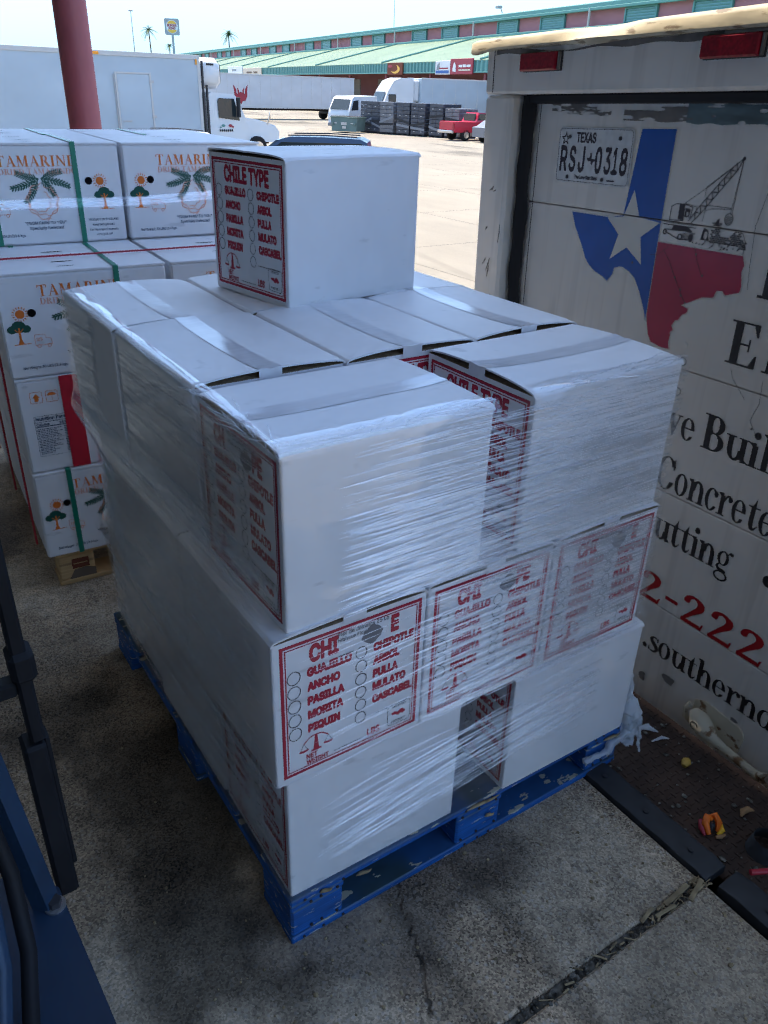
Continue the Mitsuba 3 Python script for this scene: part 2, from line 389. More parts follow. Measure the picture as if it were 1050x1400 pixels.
# the cargo truck's old white paint: grime that runs down and gathers low
def f_truck(p, n, uv):
    f = fbm(p.y * 5, p.z * 4, p.x * 5, 4)
    run = fbm(p.y * 40, p.z * 2.2, 3, 4)
    low = smoothstep(.75, -.25, p.z + .25 * (f - .5))
    c = mi.Color3f(.73, .69, .625) * (.90 + .14 * f)
    c = mix(c, mi.Color3f(.35, .315, .27), .20 * smoothstep(.5, .8, run) + .35 * low * (.4 + f))
    ch = smoothstep(.735, .745, fbm(p.y * 16 + 3, p.z * 16, p.x * 9, 4)) * smoothstep(.25, -.1, p.z)
    return mix(c, mi.Color3f(.07, .06, .05), ch * .8)
prin('truck_white', proc(f_truck), .38, .5, bump=lambda p, n, uv: .0015 * fbm(p.y * 7, p.z * 7, p.x * 7, 3), eps=4e-3)
prin('cream_paint', proc(lambda p, n, uv: mix(mi.Color3f(.50, .45, .32) * (.62 + .55 * fbm(p.x * 20, p.y * 11, p.z * 30, 4)), mi.Color3f(.14, .10, .06), smoothstep(.60, .70, fbm(p.x * 40, p.y * 16 + 3, p.z * 60, 4)) * .8)), .55, .35, bump=lambda p, n, uv: .006 * fbm(p.x * 18, p.y * 10, p.z * 18, 4), eps=3e-3)
prin('bare_grime', proc(lambda p, n, uv: mi.Color3f(.17, .155, .14) * (.6 + .7 * fbm(p.y * 30, p.z * 40, 1))), .7, .3)
prin('teal_scrape', proc(lambda p, n, uv: mi.Color3f(.12, .17, .18) * (.5 + .9 * fbm(p.y * 18, p.z * 60, 1))), .6, .3)
prin('vinyl_blue', proc(lambda p, n, uv: mi.Color3f(.012, .085, .36) * (.85 + .3 * fbm(p.y * 9, p.z * 9, 1))), .3, .5)
prin('vinyl_red', proc(lambda p, n, uv: mi.Color3f(.40, .022, .060) * (.85 + .3 * fbm(p.y * 9, p.z * 9, 1))), .3, .5)
prin('vinyl_cream', (.62, .60, .54), .35, .5)
prin('vinyl_black', (.014, .013, .013), .35, .5)
prin('vinyl_dark_red', (.36, .010, .014), .35, .5)
prin('line_grey', (.05, .045, .05), .6, .3)
prin('plate_white', proc(lambda p, n, uv: mi.Color3f(.62, .63, .62) * (.9 + .15 * noise(p.y * 90, p.z * 90, 1))), .35, .5)
mat('red_lens', {'type': 'roughplastic', 'diffuse_reflectance': proc(lambda p, n, uv: mi.Color3f(.50, .012, .040) * (.75 + .4 * noise(p.y * 220, p.z * 220, 2))), 'alpha': .12, 'int_ior': 1.5, 'nonlinear': True})
prin('rubber', proc(lambda p, n, uv: mi.Color3f(.034, .036, .039) * (.7 + .7 * fbm(p.x * 22, p.y * 22, p.z * 22))), .6, .35, bump=lambda p, n, uv: .001 * fbm(p.x * 90, p.y * 90, p.z * 90, 2), eps=2e-3)
def f_lip(p, n, uv):
    f = fbm(p.x * 16, p.y * 16, p.z * 5, 4)
    return mix(mi.Color3f(.030, .020, .016), mi.Color3f(.085, .050, .036), f)
prin('rusty_plate', proc(f_lip), .6, .4, metallic=.3)
prin('old_latch', proc(lambda p, n, uv: mix(mi.Color3f(.52, .46, .34), mi.Color3f(.20, .11, .05), smoothstep(.55, .7, fbm(p.x * 30, p.y * 30, p.z * 30, 4)))), .5, .4)
prin('steel', (.42, .42, .43), .35, .5, metallic=.8)
prin('dark_steel', (.05, .05, .055), .45, .5, metallic=.5)

# machines, vehicles, far buildings
prin('jack_blue', proc(lambda p, n, uv: mi.Color3f(.014, .036, .074) * (.7 + .5 * fbm(p.x * 14, p.y * 14, p.z * 14))), .35, .5, bump=lambda p, n, uv: .0006 * fbm(p.x * 60, p.y * 60, p.z * 60, 2), eps=2e-3)
prin('jack_black', proc(lambda p, n, uv: mi.Color3f(.010, .011, .014) * (.7 + .7 * fbm(p.x * 24, p.y * 24, p.z * 10))), .6, .2)
def f_maroon(p, n, uv):
    f = fbm(p.x * 3, p.y * 3, p.z * 2, 4)
    return mi.Color3f(.27, .075, .095) * (.8 + .4 * f)
prin('maroon_paint', proc(f_maroon), .45, .4)
prin('maroon_block', proc(lambda p, n, uv: mi.Color3f(.36, .16, .17) * (.85 + .3 * fbm(p.x * .5, p.y * .5, p.z * .8))), .8, .2)
prin('teal_metal', (.085, .23, .21), .5, .4)
prin('green_roof', proc(lambda p, n, uv: mi.Color3f(.14, .205, .135) * (.85 + .3 * fbm(p.x * .3, p.y * .3, p.z))), .6, .3)
prin('teal_glass', (.10, .26, .27), .25, .5)
prin('pale_door', (.42, .40, .37), .6, .3)
prin('vehicle_white', proc(lambda p, n, uv: mi.Color3f(.62, .63, .63) * (.92 + .1 * fbm(p.x * .8, p.y * .8, p.z * 1.2))), .3, .5)
prin('box_panel', proc(lambda p, n, uv: mi.Color3f(.39, .46, .51) * (.82 + .26 * fbm(p.x * .6, p.y * .6, p.z * .7, 4))), .35, .5)
prin('trailer_white', proc(lambda p, n, uv: mi.Color3f(.53, .545, .56) * (.82 + .26 * fbm(p.x * .6, p.y * .6, p.z * .7, 4))), .35, .5)
prin('panel_trim', (.48, .48, .46), .4, .5)
prin('vehicle_black', (.02, .02, .022), .6, .4)
prin('vehicle_red', (.42, .012, .03), .25, .5, clearcoat=.6)
prin('vehicle_grey', (.16, .17, .19), .3, .5, clearcoat=.5)
prin('vehicle_blue', (.012, .03, .07), .18, .5, clearcoat=.8)
prin('window_dark', (.02, .03, .035), .06, .7)
prin('tyre', (.018, .018, .018), .85, .2)
prin('chrome', (.6, .6, .6), .15, .5, metallic=.9)
prin('crate_dark', proc(lambda p, n, uv: mi.Color3f(.045, .050, .065) * (.6 + .8 * noise(p.x * 5, p.y * 5, p.z * 9))), .25, .5)
prin('crate_wrapped', proc(lambda p, n, uv: mi.Color3f(.115, .12, .135) * (.6 + .8 * fbm(p.x * 4, p.y * 4, p.z * 7))), .2, .6)
prin('dumpster_green', proc(lambda p, n, uv: mi.Color3f(.10, .15, .14) * (.8 + .4 * fbm(p.x * 2, p.y * 2, p.z * 2))), .6, .3)
prin('sign_red', (.30, .03, .045), .5, .4)
prin('sign_yellow', (.70, .40, .06), .5, .4)
prin('sign_blue', (.03, .10, .30), .5, .4)
prin('sign_beige', (.55, .48, .38), .6, .3)
prin('pole_grey', (.30, .31, .32), .5, .4)
prin('palm_green', proc(lambda p, n, uv: mi.Color3f(.05, .10, .03) * (.6 + .9 * noise(p.x * 2, p.y * 2, p.z * 2))), .6, .3)
prin('palm_trunk', (.16, .12, .09), .9, .2)
prin('dock_wall_paint', (.30, .31, .31), .7, .3)
prin('dock_wall_dark', (.085, .095, .095), .8, .2)
prin('orange_peel', (.70, .14, .01), .5, .4)
prin('yellow_peel', (.75, .42, .02), .5, .4)
prin('dry_leaf', (.30, .17, .08), .7, .2)
prin('amber', (.8, .30, .02), .3, .5)

# clear stretch film, and the whitened creases it is pulled into
scene['clear_film'] = {'type': 'thindielectric', 'int_ior': 1.5}
scene['film_milky'] = {'type': 'principledthin', 'base_color': rgb(.84, .87, .90), 'roughness': .16, 'spec_trans': .45, 'diff_trans': .8, 'eta': 1.5, 'spec_tint': 0.0}
scene['film_crease'] = {'type': 'blendbsdf', 'weight': .68, 'bsdf_0': {'type': 'ref', 'id': 'film_milky'}, 'bsdf_1': {'type': 'twosided', 'bsdf': {'type': 'roughconductor', 'material': 'none', 'alpha': .16, 'specular_reflectance': rgb(.95, .97, 1.0)}}}
prin('white_film', (.62, .64, .66), .25, .6)
prin('yellow_peel_dirty', proc(lambda p, n, uv: mi.Color3f(.50, .30, .06) * (.5 + .8 * noise(p.x * 90, p.y * 90, p.z * 90))), .6, .3)
scene['film_crease_soft'] = {'type': 'blendbsdf', 'weight': proc(lambda p, n, uv: .05 + .20 * smoothstep(.45, .85, noise(p.x * 3, p.z * 190, 1))), 'bsdf_0': {'type': 'thindielectric', 'int_ior': 1.5}, 'bsdf_1': {'type': 'ref', 'id': 'film_milky'}}

# ---------------------------------------------------------------- the setting: yard, dock, its canopy and wall
YZ = -1.35
obj('yard', grid(60, 60, lambda u, v: np.stack([(u - .5) * 900 + 120, (v - .5) * 900 + 120, np.full_like(u, YZ)], 1)), 'yard_concrete', kind='structure')

dock = thing('dock_floor', kind='structure')
JY0, JY1 = -.397, -.375
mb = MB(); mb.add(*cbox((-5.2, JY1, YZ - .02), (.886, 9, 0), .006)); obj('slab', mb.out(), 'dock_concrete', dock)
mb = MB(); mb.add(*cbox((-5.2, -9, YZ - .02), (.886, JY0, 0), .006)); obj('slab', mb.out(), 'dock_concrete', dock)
mb = MB(); mb.add(*grid(400, 5, lambda u, v: np.stack([-3.0 + 3.88 * u, JY0 + .001 + (JY1 - JY0 - .002) * v, -.016 + .013 * meshkit.fbm(np.stack([u * 330, v * 5, u * 0], 1), 3)], 1)))
obj('joint_fill', mb.out(), 'joint_dirt', dock, smooth=True)
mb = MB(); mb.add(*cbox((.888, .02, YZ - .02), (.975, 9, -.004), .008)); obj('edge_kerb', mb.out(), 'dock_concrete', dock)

# steel dock plate with raised lugs, running out under the truck's tail
plate = thing('dock_plate', 'rusty brown steel dock plate with raised tread lugs between the dock edge and the truck', 'dock plate')
mb = MB(); mb.add(*cbox((.95, -1.6, -.032), (1.30, .62, -.020), .002)); obj('steel_sheet', mb.out(), 'rusty_plate', plate)
mb = MB()
for i in range(17):
    for j in range(92):
        x, y = .962 + i * .0195, -1.55 + j * .0195 * 1.2
        if x > 1.29 or y > .60: continue
        if (i + j) % 2: mb.add(*cbox((x - .0085, y - .0022, -.021), (x + .0085, y + .0022, -.0172), .0015))
        else: mb.add(*cbox((x - .0022, y - .0085, -.021), (x + .0022, y + .0085, -.0172), .0015))
obj('tread_lug', mb.out(), 'rusty_plate', plate, kind='stuff')
mb = MB(); mb.add(*cbox((.976, -1.6, -.9), (1.02, .62, -.033), .003)); obj('support_beam', mb.out(), 'dark_steel', plate)

def edge_strip(y0, y1, dx, label):
    key = thing('edge_strip', label, 'edge strip', 'black rubber strips along the dock edge')
    pr = [(.0, -.02), (.0, .010), (.006, .015), (.062, .018), (.074, .012), (.078, .0), (.078, -.02)]
    n = 24
    v = []
    for k in range(n + 1):
        y = y0 + (y1 - y0) * k / n
        w = .003 * math.sin(k * 1.7) * .5
        end = 1 - .5 * max(0, 1 - min(k, n - k) / 1.2)
        for (a, b) in pr:
            v.append((.889 + dx + a + w, y, b * (end if b > 0 else 1)))
    v = np.array(v); m = len(pr)
    f = [[k * m + j, (k + 1) * m + j, (k + 1) * m + j + 1, k * m + j + 1] for k in range(n) for j in range(m - 1)]
    mb = MB(); mb.add(v, np.array(f)[:, ::-1])
    for k, o in ((0, 1), (n, -1)):
        ids = list(range(k * m, k * m + m))
        mb.add(v[ids], np.array([[0, i, i + 1][::o] for i in range(1, m - 1)]))
    obj('strip', mb.out(), 'rubber', key, smooth=35)
    mb = MB()
    for k in range(5):
        y = y0 + (y1 - y0) * (k + .5) / 5
        m2 = trimesh.creation.cylinder(.007, .004, sections=10); m2.apply_translation((.92 + dx, y, .019)); mb.mesh(m2)
    obj('screw_head', mb.out(), 'dark_steel', key, kind='stuff')
edge_strip(-.392, .30, .0, 'long black rubber strip on the dock edge beside the blue pallet corner')
edge_strip(-1.5, -.418, .012, 'black rubber strip on the dock edge past the straw filled joint')

# straw, grit and splinters caught in the joint and spilling over its broken edges
mb = MB(); mg = MB(); r2 = random.Random(3)
for k in range(75):
    x = r2.uniform(.30, .90) if k > 50 else .90 - abs(r2.gauss(0, .09))
    L = r2.uniform(.008, .034); w = r2.uniform(.0008, .0022)
    a = r2.gauss(.1, .55); y = r2.uniform(JY0 - .004, JY1 + .004); z = r2.uniform(-.004, .004)
    ex = np.array([math.cos(a), math.sin(a), r2.gauss(0, .15)]); ex /= np.linalg.norm(ex)
    ey = np.cross(Z3, ex); ey /= np.linalg.norm(ey); ez = np.cross(ex, ey)
    mb.add(*tf(cbox((-L / 2, -w, -.0012), (L / 2, w, .0012), .0008), (x, y, z), ex, ey, ez))
for k in range(800):
    x = r2.uniform(-.6, .90); y = (JY0 + JY1) / 2 + r2.gauss(0, .008) + .008 * (meshkit.noise(np.array([x * 16, 1, 1.0]), 3) - .5)
    s_ = abs(r2.gauss(0, .0018)) + .0008
    m2 = trimesh.creation.icosahedron()
    mg.add(np.asarray(m2.vertices) * s_ * np.array([r2.uniform(.7, 1.6), r2.uniform(.7, 1.4), r2.uniform(.5, .9)]) + (x, y, (.0 if abs(y - (JY0 + JY1) / 2) > .011 else -.006) + s_ * .2), m2.faces)
obj('straw_debris', mb.out(), 'straw', label='pale straw and wood splinters packed into the joint of the dock floor', cat='debris', kind='stuff')
obj('joint_grit', mg.out(), 'joint_dirt', label='grey grit and crumbs along the broken edges of the floor joint', cat='grit', kind='stuff')
mb = MB()
for (x, y, L, w, a) in ((.80, -.378, .085, .006, .05), (.85, -.395, .07, .0055, .28), (.745, -.392, .06, .004, -.1), (.70, -.376, .05, .004, .2)):
    ex = np.array([math.cos(a), math.sin(a), .05]); ey = np.cross(Z3, ex); ey /= np.linalg.norm(ey)
    mb.add(*tf(cbox((-L / 2, -w, -.002), (L / 2, w, .002), .001), (x, y, .004), ex, ey, np.cross(ex, ey)))
obj('wood_splinters', mb.out(), 'straw', label='longer yellow wood splinters lying in the floor joint near the rubber strips', cat='debris', kind='stuff')

# grit on the concrete
mb = MB(); r2 = random.Random(8)
for k in range(900):
    x, y = r2.uniform(-.35, .88), r2.uniform(-.75, .0) if k < 700 else r2.uniform(0, 1.6)
    if y > 0 and x > -.02: continue
    s = abs(r2.gauss(0, .0016)) + .0008
    m2 = trimesh.creation.icosahedron(); v = np.asarray(m2.vertices) * s * np.array([r2.uniform(.7, 1.4), r2.uniform(.7, 1.4), r2.uniform(.5, .9)])
    mb.add(v + (x, y, s * .4), m2.faces)
obj('floor_grit', mb.out(), 'straw', label='fine grit and crumbs scattered over the dock concrete', cat='grit', kind='stuff')
del r2

# canopy over the dock and the dock building's wall behind the photographer's left (out of frame, they shade the goods; inner roof panel added and outline cut for the light)
can = thing('dock_canopy', 'dock canopy overhead, held up by the maroon column, out of frame above, inner panel added for shade', 'canopy')
mb = MB(); mb.add(*cbox((-.246, -1.2, 4.3), (1.285, 5.2, 4.42), .01)); mb.add(*cbox((-2.4, -9, 4.22), (-.15, 17.0, 4.297), .01)); obj('roof_panel', mb.out(), 'dock_wall_paint', can)
mb = MB(); mb.add(*cbox((1.287, -1.2, 4.2), (1.315, 5.2, 4.6), .01)); obj('fascia', mb.out(), 'teal_metal', can)
wl = thing('dock_building', 'dock building wall at the back of the platform, out of frame to the left', 'building')
mb = MB(); mb.add(*cbox((-2.6, -9, YZ), (-2.4, 26, 4.6), .01)); obj('wall', mb.out(), 'dock_wall_dark', wl)
col = thing('dock_column', 'round maroon steel column rising behind the fruit cartons', 'column')
m2 = trimesh.creation.cylinder(.098, 4.3, sections=40); m2.apply_translation((1.06, 4.785, 2.15)); obj('shaft', m2, 'maroon_paint', col, smooth=40)
mb = MB(); mb.add(*cbox((.90, 4.62, .0), (1.22, 4.95, .016), .003)); obj('base_plate', mb.out(), 'maroon_paint', col)

# ---------------------------------------------------------------- chile cartons
BL, BW, BH, PH = 0.4250, 0.3288, 0.3385, 0.14

def label_shapes(title):
    """print of one carton end: W x H metres, origin lower left -> dict ink -> shape"""
    W, H = BW, BH
    X = lambda f: f * W
    Y = lambda f: (1 - f) * H
    red, dark, grey, patch = [], [], [], []
    red.append(frame2(X(.045), Y(.955), X(.955), Y(.055), .0065))
    red.append(frame2(X(.045) + .0095, Y(.955) + .0095, X(.955) - .0095, Y(.055) - .0095, .0022))
    if title == 'full':
        red.append(MV(text('CHILE TYPE', .0335, w=X(.58), bold=.055), X(.21), Y(.205)))
    else:
        a, b = title
        red.append(MV(text(a, .0335, sx=.68, bold=.06), X(.22), Y(.205)))
        g = text(b, .0335, sx=.68, bold=.06); red.append(MV(g, X(.80) - g.bounds[2], Y(.205)))
        patch.append(sbox(X(.44), Y(.235), X(.70), Y(.075)))
        grey.append(MV(text('Flor de Jamaica 25 Lb', .0085, w=X(.33)), X(.40), Y(.115)))
        grey.append(MV(text('Hibiscus Flower', .0075, w=X(.21)), X(.40), Y(.15)))
        th = np.linspace(0, 2 * np.pi, 26)[:-1]
        grey.append(Polygon([(X(.62) + X(.068) * (1 + .16 * math.sin(5 * t) * math.cos(3 * t)) * math.cos(t), Y(.175) + X(.058) * (1 + .14 * math.cos(4 * t)) * math.sin(t)) for t in th]))
        grey.append(MV(sbox(0, 0, X(.10), .0018), X(.40), Y(.245)))
    for i, t in enumerate(('GUAJILLO', 'ANCHO', 'PASILLA', 'MORITA', 'PIQUIN')):
        y = .275 + .096 * i
        dark.append(bowl(X(.125), Y(y), .0135, .0150, .0017, .0017))
        red.append(MV(text(t, .0165, sx=.80, bold=.09), X(.205), Y(y) - .007))
    for i, t in enumerate(('CHIPOTLE', 'ARBOL', 'PULLA', 'MULATO', 'CASCABEL', '')):
        y = .275 + .092 * i
        dark.append(bowl(X(.55), Y(y), .0125, .0140, .0017, .0017))
        if t: red.append(MV(text(t, .0165, sx=.78, bold=.09), X(.63), Y(y) - .007))
    dark.append(sbox(X(.61), Y(.755), X(.91), Y(.755) + .0012))
    dark.append(sbox(X(.37), Y(.90), X(.575), Y(.90) + .0012))
    # balance
    cx, cy = X(.255), Y(.82)
    red.append(Polygon([(cx - .006, cy), (cx + .006, cy), (cx + .0025, cy + .034), (cx - .0025, cy + .034)]))
    red.append(sbox(cx - .011, cy - .004, cx + .011, cy + .001))
    red.append(pen([(cx - .026, cy + .022), (cx - .013, cy + .033), (cx, cy + .035), (cx + .013, cy + .033), (cx + .026, cy + .022)], [.0012] * 5, 3))
    for s in (-1, 1):
        px_ = cx + s * .026
        dark.append(lines([[(px_, cy + .022), (px_ - .008, cy + .006)], [(px_, cy + .022), (px_ + .008, cy + .006)]], .0009))
        red.append(ell(px_, cy + .006, .0105, .0045).intersection(sbox(px_ - .02, cy - .01, px_ + .02, cy + .0065)))
    red.append(MV(text('NET', .0105, sx=.85, bold=.03), X(.19), Y(.872)))
    red.append(MV(text('WEIGHT', .0105, sx=.80, bold=.03), X(.19), Y(.915)))
    red.append(MV(text('LBS', .0160, sx=.75, bold=.03), X(.60), Y(.90)))
    # packer's emblem
    ex, ey, ew = X(.745), Y(.905), X(.165)
    dark.append(frame2(ex, ey, ex + ew, ey + ew * .98, .0012, .008))
    m = .0055 / .01
    red.append(aff.translate(aff.scale(Polygon([(0, 4), (4, 5), (7, 3.2), (10, 6), (13, 5), (16, 1.5), (13, -1), (10, 1), (8, -1.5), (5, 1), (1, 1.5)]), .0021, .0021, origin=(0, 0)), ex + ew * .18, ey + ew * .42))
    dark.append(MV(text('MEXICO', .005, w=ew * .6), ex + ew * .2, ey + ew * .80))
    dark.append(MV(text('PRODUCT', .005, w=ew * .62), ex + ew * .19, ey + ew * .10))
    return {'red_ink': unary_union(red), 'dark_ink': unary_union(dark), 'grey_ink': unary_union(grey) if grey else None, 'patch_white': unary_union(patch) if patch else None}
_LS = {}

def carton(label, x, y, z, axis, yaw=0.0, L=BL - .0035, W=BW - .0025, H=BH, title=None, back=None, bulge=.006, seed=0, group='white chile cartons stacked on the blue pallet', tape=True):
    key = thing('chile_carton', label, 'carton', group)
    c, s = math.cos(yaw), math.sin(yaw)
    if axis == 'x':
        ex, ey, o = np.array([c, s, 0]), np.array([-s, c, 0]), np.array([x, y, z])
    else:
        ex, ey = np.array([-s, c, 0]), np.array([-c, -s, 0])
        o = np.array([x, y, z]) - ey * W
    P3 = lambda a: o + a[:, :1] * ex + a[:, 1:2] * ey + a[:, 2:3] * Z3
    # walls: rounded rectangle loft, long sides bowed out a little
    r, n = .005, 4
    per = []
    for (cx, cy, a0) in ((L - r, W - r, 0), (r, W - r, 90), (r, r, 180), (L - r, r, 270)):
        for k in range(n + 1):
            t = math.radians(a0 + 90 * k / n); per.append((cx + r * math.cos(t), cy + r * math.sin(t)))
    per = np.array(per)
    full = []
    for i in range(len(per)):
        a, b = per[i], per[(i + 1) % len(per)]
        d = np.linalg.norm(b - a); m = max(1, int(d / .03))
        for k in range(m): full.append(a + (b - a) * k / m)
    full = np.array(full); m = len(full)
    hz = np.array([0, .004] + list(np.linspace(.02, H - .024, 10)) + [H - .0125, H - .0085])
    rows = []
    for zz in hz:
        q = full.copy()
        t = math.sin(math.pi * zz / H)
        side = (q[:, 0] > .01) & (q[:, 0] < L - .01)
        bow = .0035 * t * np.sin(np.pi * q[:, 0] / L) * side
        wob = .0010 * (meshkit.noise(np.stack([q[:, 0] * 9 + seed * 7, q[:, 1] * 9, np.full(m, zz * 9)], 1), seed) - .5) * side
        q[:, 1] += np.where(q[:, 1] > W / 2, 1, -1) * (bow * .6 + wob)
        if zz == 0: q = (q - (L / 2, W / 2)) * .994 + (L / 2, W / 2)
        rows.append(np.column_stack([q, np.full(m, zz)]))
    v = np.vstack(rows); k = len(hz)
    f = [[i * m + j, i * m + (j + 1) % m, (i + 1) * m + (j + 1) % m, (i + 1) * m + j] for i in range(k - 1) for j in range(m)]
    mb = MB(); mb.add(P3(v), np.array(f))
    cap = Polygon(full); cv, cf = tri2d(cap)
    mb.add(P3(np.column_stack([cv, np.zeros(len(cv))])), cf[:, ::-1])
    obj('body', mb.out(), 'white_cardboard', key, smooth=40)
    mb = MB(); mb.add(P3(np.column_stack([cv, np.full(len(cv), H - .0086)])), cf); obj('inner_flap', mb.out(), 'kraft', key)
    rd = random.Random(seed + 90)
    dents = [(rd.choice((0, L)), rd.choice((0, W)), rd.uniform(.002, .0055)) for _ in range(2)]
    # two long top flaps, sprung up a little at the open ends
    def top(xx, yy):
        d = np.minimum(xx, L - xx)
        e = np.exp(-np.maximum(d, 0) / .06)
        edge = np.minimum(yy, W - yy)
        zz = H - .0005 + bulge * e * np.sin(np.pi * np.clip(yy / W, 0, 1)) ** .7 * (1 - .28 * np.exp(-((yy - W / 2) / .012) ** 2))
        for (qx, qy, qd) in dents: zz = zz - qd * np.exp(-np.hypot(xx - qx, yy - qy) / .022)
        zz = zz + .0018 * (meshkit.noise(np.stack([xx * 8 + seed, yy * 8, xx * 0 + seed], 1), 3) - .5)
        return zz - .0055 * np.clip(1 - edge / .007, 0, 1) ** 2
    for (y0, y1) in ((-.0012, W / 2 - .0009), (W / 2 + .0009, W + .0012)):
        yy = np.unique(np.concatenate([np.linspace(y0, y1, 9), np.clip([.002, .004, .007, W - .007, W - .004, W - .002], y0, y1)]))
        xx = np.array([-.0015, .0, .01, .025, .05, .09, .15, L / 2, L - .15, L - .09, L - .05, L - .025, L - .01, L, L + .0015])
        A, Bm = np.meshgrid(xx, yy, indexing='ij')
        a, b = A.ravel(), Bm.ravel()
        up = np.column_stack([a, b, top(np.clip(a, 0, L), b)])
        dn = up - (0, 0, .0036)
        nu, nv = len(xx), len(yy)
        i, j = np.meshgrid(np.arange(nu - 1), np.arange(nv - 1), indexing='ij')
        q = (i * nv + j).ravel(); N = nu * nv
        fu = np.stack([q, q + nv, q + nv + 1, q + 1], 1)
        ring = list(range(0, nv)) + [i * nv + nv - 1 for i in range(1, nu)] + list(range((nu - 1) * nv + nv - 2, (nu - 1) * nv - 1, -1)) + [i * nv for i in range(nu - 2, 0, -1)]
        fs = [[ring[t], ring[(t + 1) % len(ring)], ring[(t + 1) % len(ring)] + N, ring[t] + N] for t in range(len(ring))]
        mb = MB(); mb.add(P3(np.vstack([up, dn])), np.vstack([fu, fu[:, ::-1] + N, fs]))
        obj('top_flap', mb.out(), 'white_cardboard', key, smooth=45)
    if tape:
        rr = random.Random(seed + 50)
        t0, t1 = (.017 if title else .065) + rr.uniform(-.004, .003), .065 + rr.uniform(-.015, .012)
        xs = [-.0022] * 4 + [-.0022, .001] + list(np.linspace(.012, L - .012, 26)) + [L - .001, L + .0022] + [L + .0022] * 4
        zs = [H - t0, H - t0 * .9, H - t0 * .8, H - .012, None] + [None] * 28 + [None, H - .012, H - t1 * .35, H - t1 * .7, H - t1]
        zs = zs[:len(xs)]
        ys = np.linspace(W / 2 - .0245, W / 2 + .0245, 7) + rr.uniform(-.003, .003)
        V = []
        for a, zz in zip(xs, zs):
            for b in ys:
                tz = float(top(np.array([min(max(a, 0), L)]), np.array([b]))[0]) + .0009 + .0006 * meshkit.noise(np.array([a * 40 + seed, b * 60, 1.0]), 2)
                V.append((a, b, tz if zz is None else min(zz, tz)))
        nu, nv = len(xs), len(ys)
        i, j = np.meshgrid(np.arange(nu - 1), np.arange(nv - 1), indexing='ij')
        q = (i * nv + j).ravel()
        obj('tape', (P3(np.array(V)), np.stack([q, q + nv, q + nv + 1, q + 1], 1)), 'tape', key, smooth=40)
    for end, tt in ((0, title), (1, back)):
        if tt is None: continue
        if tt not in _LS: _LS[tt] = label_shapes(tt)
        po = o + (ey * W if end == 0 else ex * L)
        pe = -ey if end == 0 else ey
        for off, ink, nm in ((.0005, 'patch_white', 'label_patch'), (.0008, 'red_ink', 'red_print'), (.0008, 'dark_ink', 'dark_print'), (.0011, 'grey_ink', 'blot_print')):
            g = _LS[tt][ink]
            if g is not None and not g.is_empty:
                obj(nm, flat(g, po, pe, Z3 * (H / BH), off), ink, key)
    return key

Z0, Z1, Z2, Z3h = PH, PH + BH, PH + 2 * BH, PH + 3 * BH
# bottom layer
carton('white carton on the pallet\'s front left corner, bottom layer, long blank side to the front', .0, .004, Z0, 'x', -.008, title='full', seed=1)
carton('white carton on the pallet\'s front right corner, bottom layer, beside the dark gap', .568, -.010, Z0, 'x', -.010, title='full', seed=2)
carton('white bottom layer carton halfway along the shaded left side of the pallet', -.001, .342, Z0, 'y', .0, seed=3)
carton('white bottom layer carton at the far end of the shaded left side', .014, .776, Z0, 'y', .0, seed=4)
carton('white bottom layer carton on the truck side of the pallet, halfway back', .664, .345, Z0, 'y', 0, seed=20)
carton('white bottom layer carton at the far corner of the truck side', .664, .775, Z0, 'y', 0, seed=21)
# middle layer
carton('white middle layer carton at the left corner, dark blot between CHI and E', -.025, -.007, Z1, 'y', .003, title=('CHI', 'E'), seed=5)
carton('white middle layer carton between the two corner ones, printed end behind streaky film', .306, -.005, Z1, 'y', .004, title=('CHI', 'PE'), seed=6)
carton('white middle layer carton at the right corner, printed end beside the truck', .639, -.002, Z1, 'y', .002, title=('CHI', 'E'), seed=7)
carton('white middle layer carton second along the shaded left side', -.026, .428, Z1, 'y', .0, seed=8)
carton('white middle layer carton at the far left corner, long side across', .030, .864, Z1, 'x', .0, seed=9)
carton('white middle layer carton second along the truck side', .640, .425, Z1, 'y', .0, seed=22)
carton('white middle layer carton at the far right corner, long side across', .560, .864, Z1, 'x', .0, seed=23)
# top layer
carton('white top layer carton at the front left, glossy film over its blank front', .008, -.002, Z2, 'x', .005, H=.334, title=('CH', 'PE'), seed=10)
carton('white top layer carton at the front right, its CHILE TYPE end facing the gap', .528, .0, Z2, 'x', .010, title='full', seed=11, bulge=.009)
carton('white top layer carton behind the front left one, tape shining along its top', .003, .341, Z2, 'y', .016, title='full', seed=12, bulge=.009)
carton('white top layer carton in the middle, in front of the single carton', .331, .340, Z2, 'y', -.004, title='full', seed=13, bulge=.009)
carton('white top layer carton at the right, partly behind the front right one', .660, .339, Z2, 'y', .012, title='full', seed=14, bulge=.009)
carton('white top layer carton at the far left corner with a bright strip of tape', -.010, .776, Z2, 'y', -.010, seed=15, bulge=.008)
carton('white top layer carton under the back of the single carton', .326, .772, Z2, 'y', .0, seed=16, bulge=.008)
carton('white top layer carton at the far right corner behind the single carton', .658, .772, Z2, 'y', .006, seed=17, bulge=.008)
# the single carton on top
carton('single white carton standing alone on top of the load, CHILE TYPE end to the left', .412, .742, Z3h + .003, 'x', .150, title='full', seed=18, bulge=.004, tape=False, group=None)

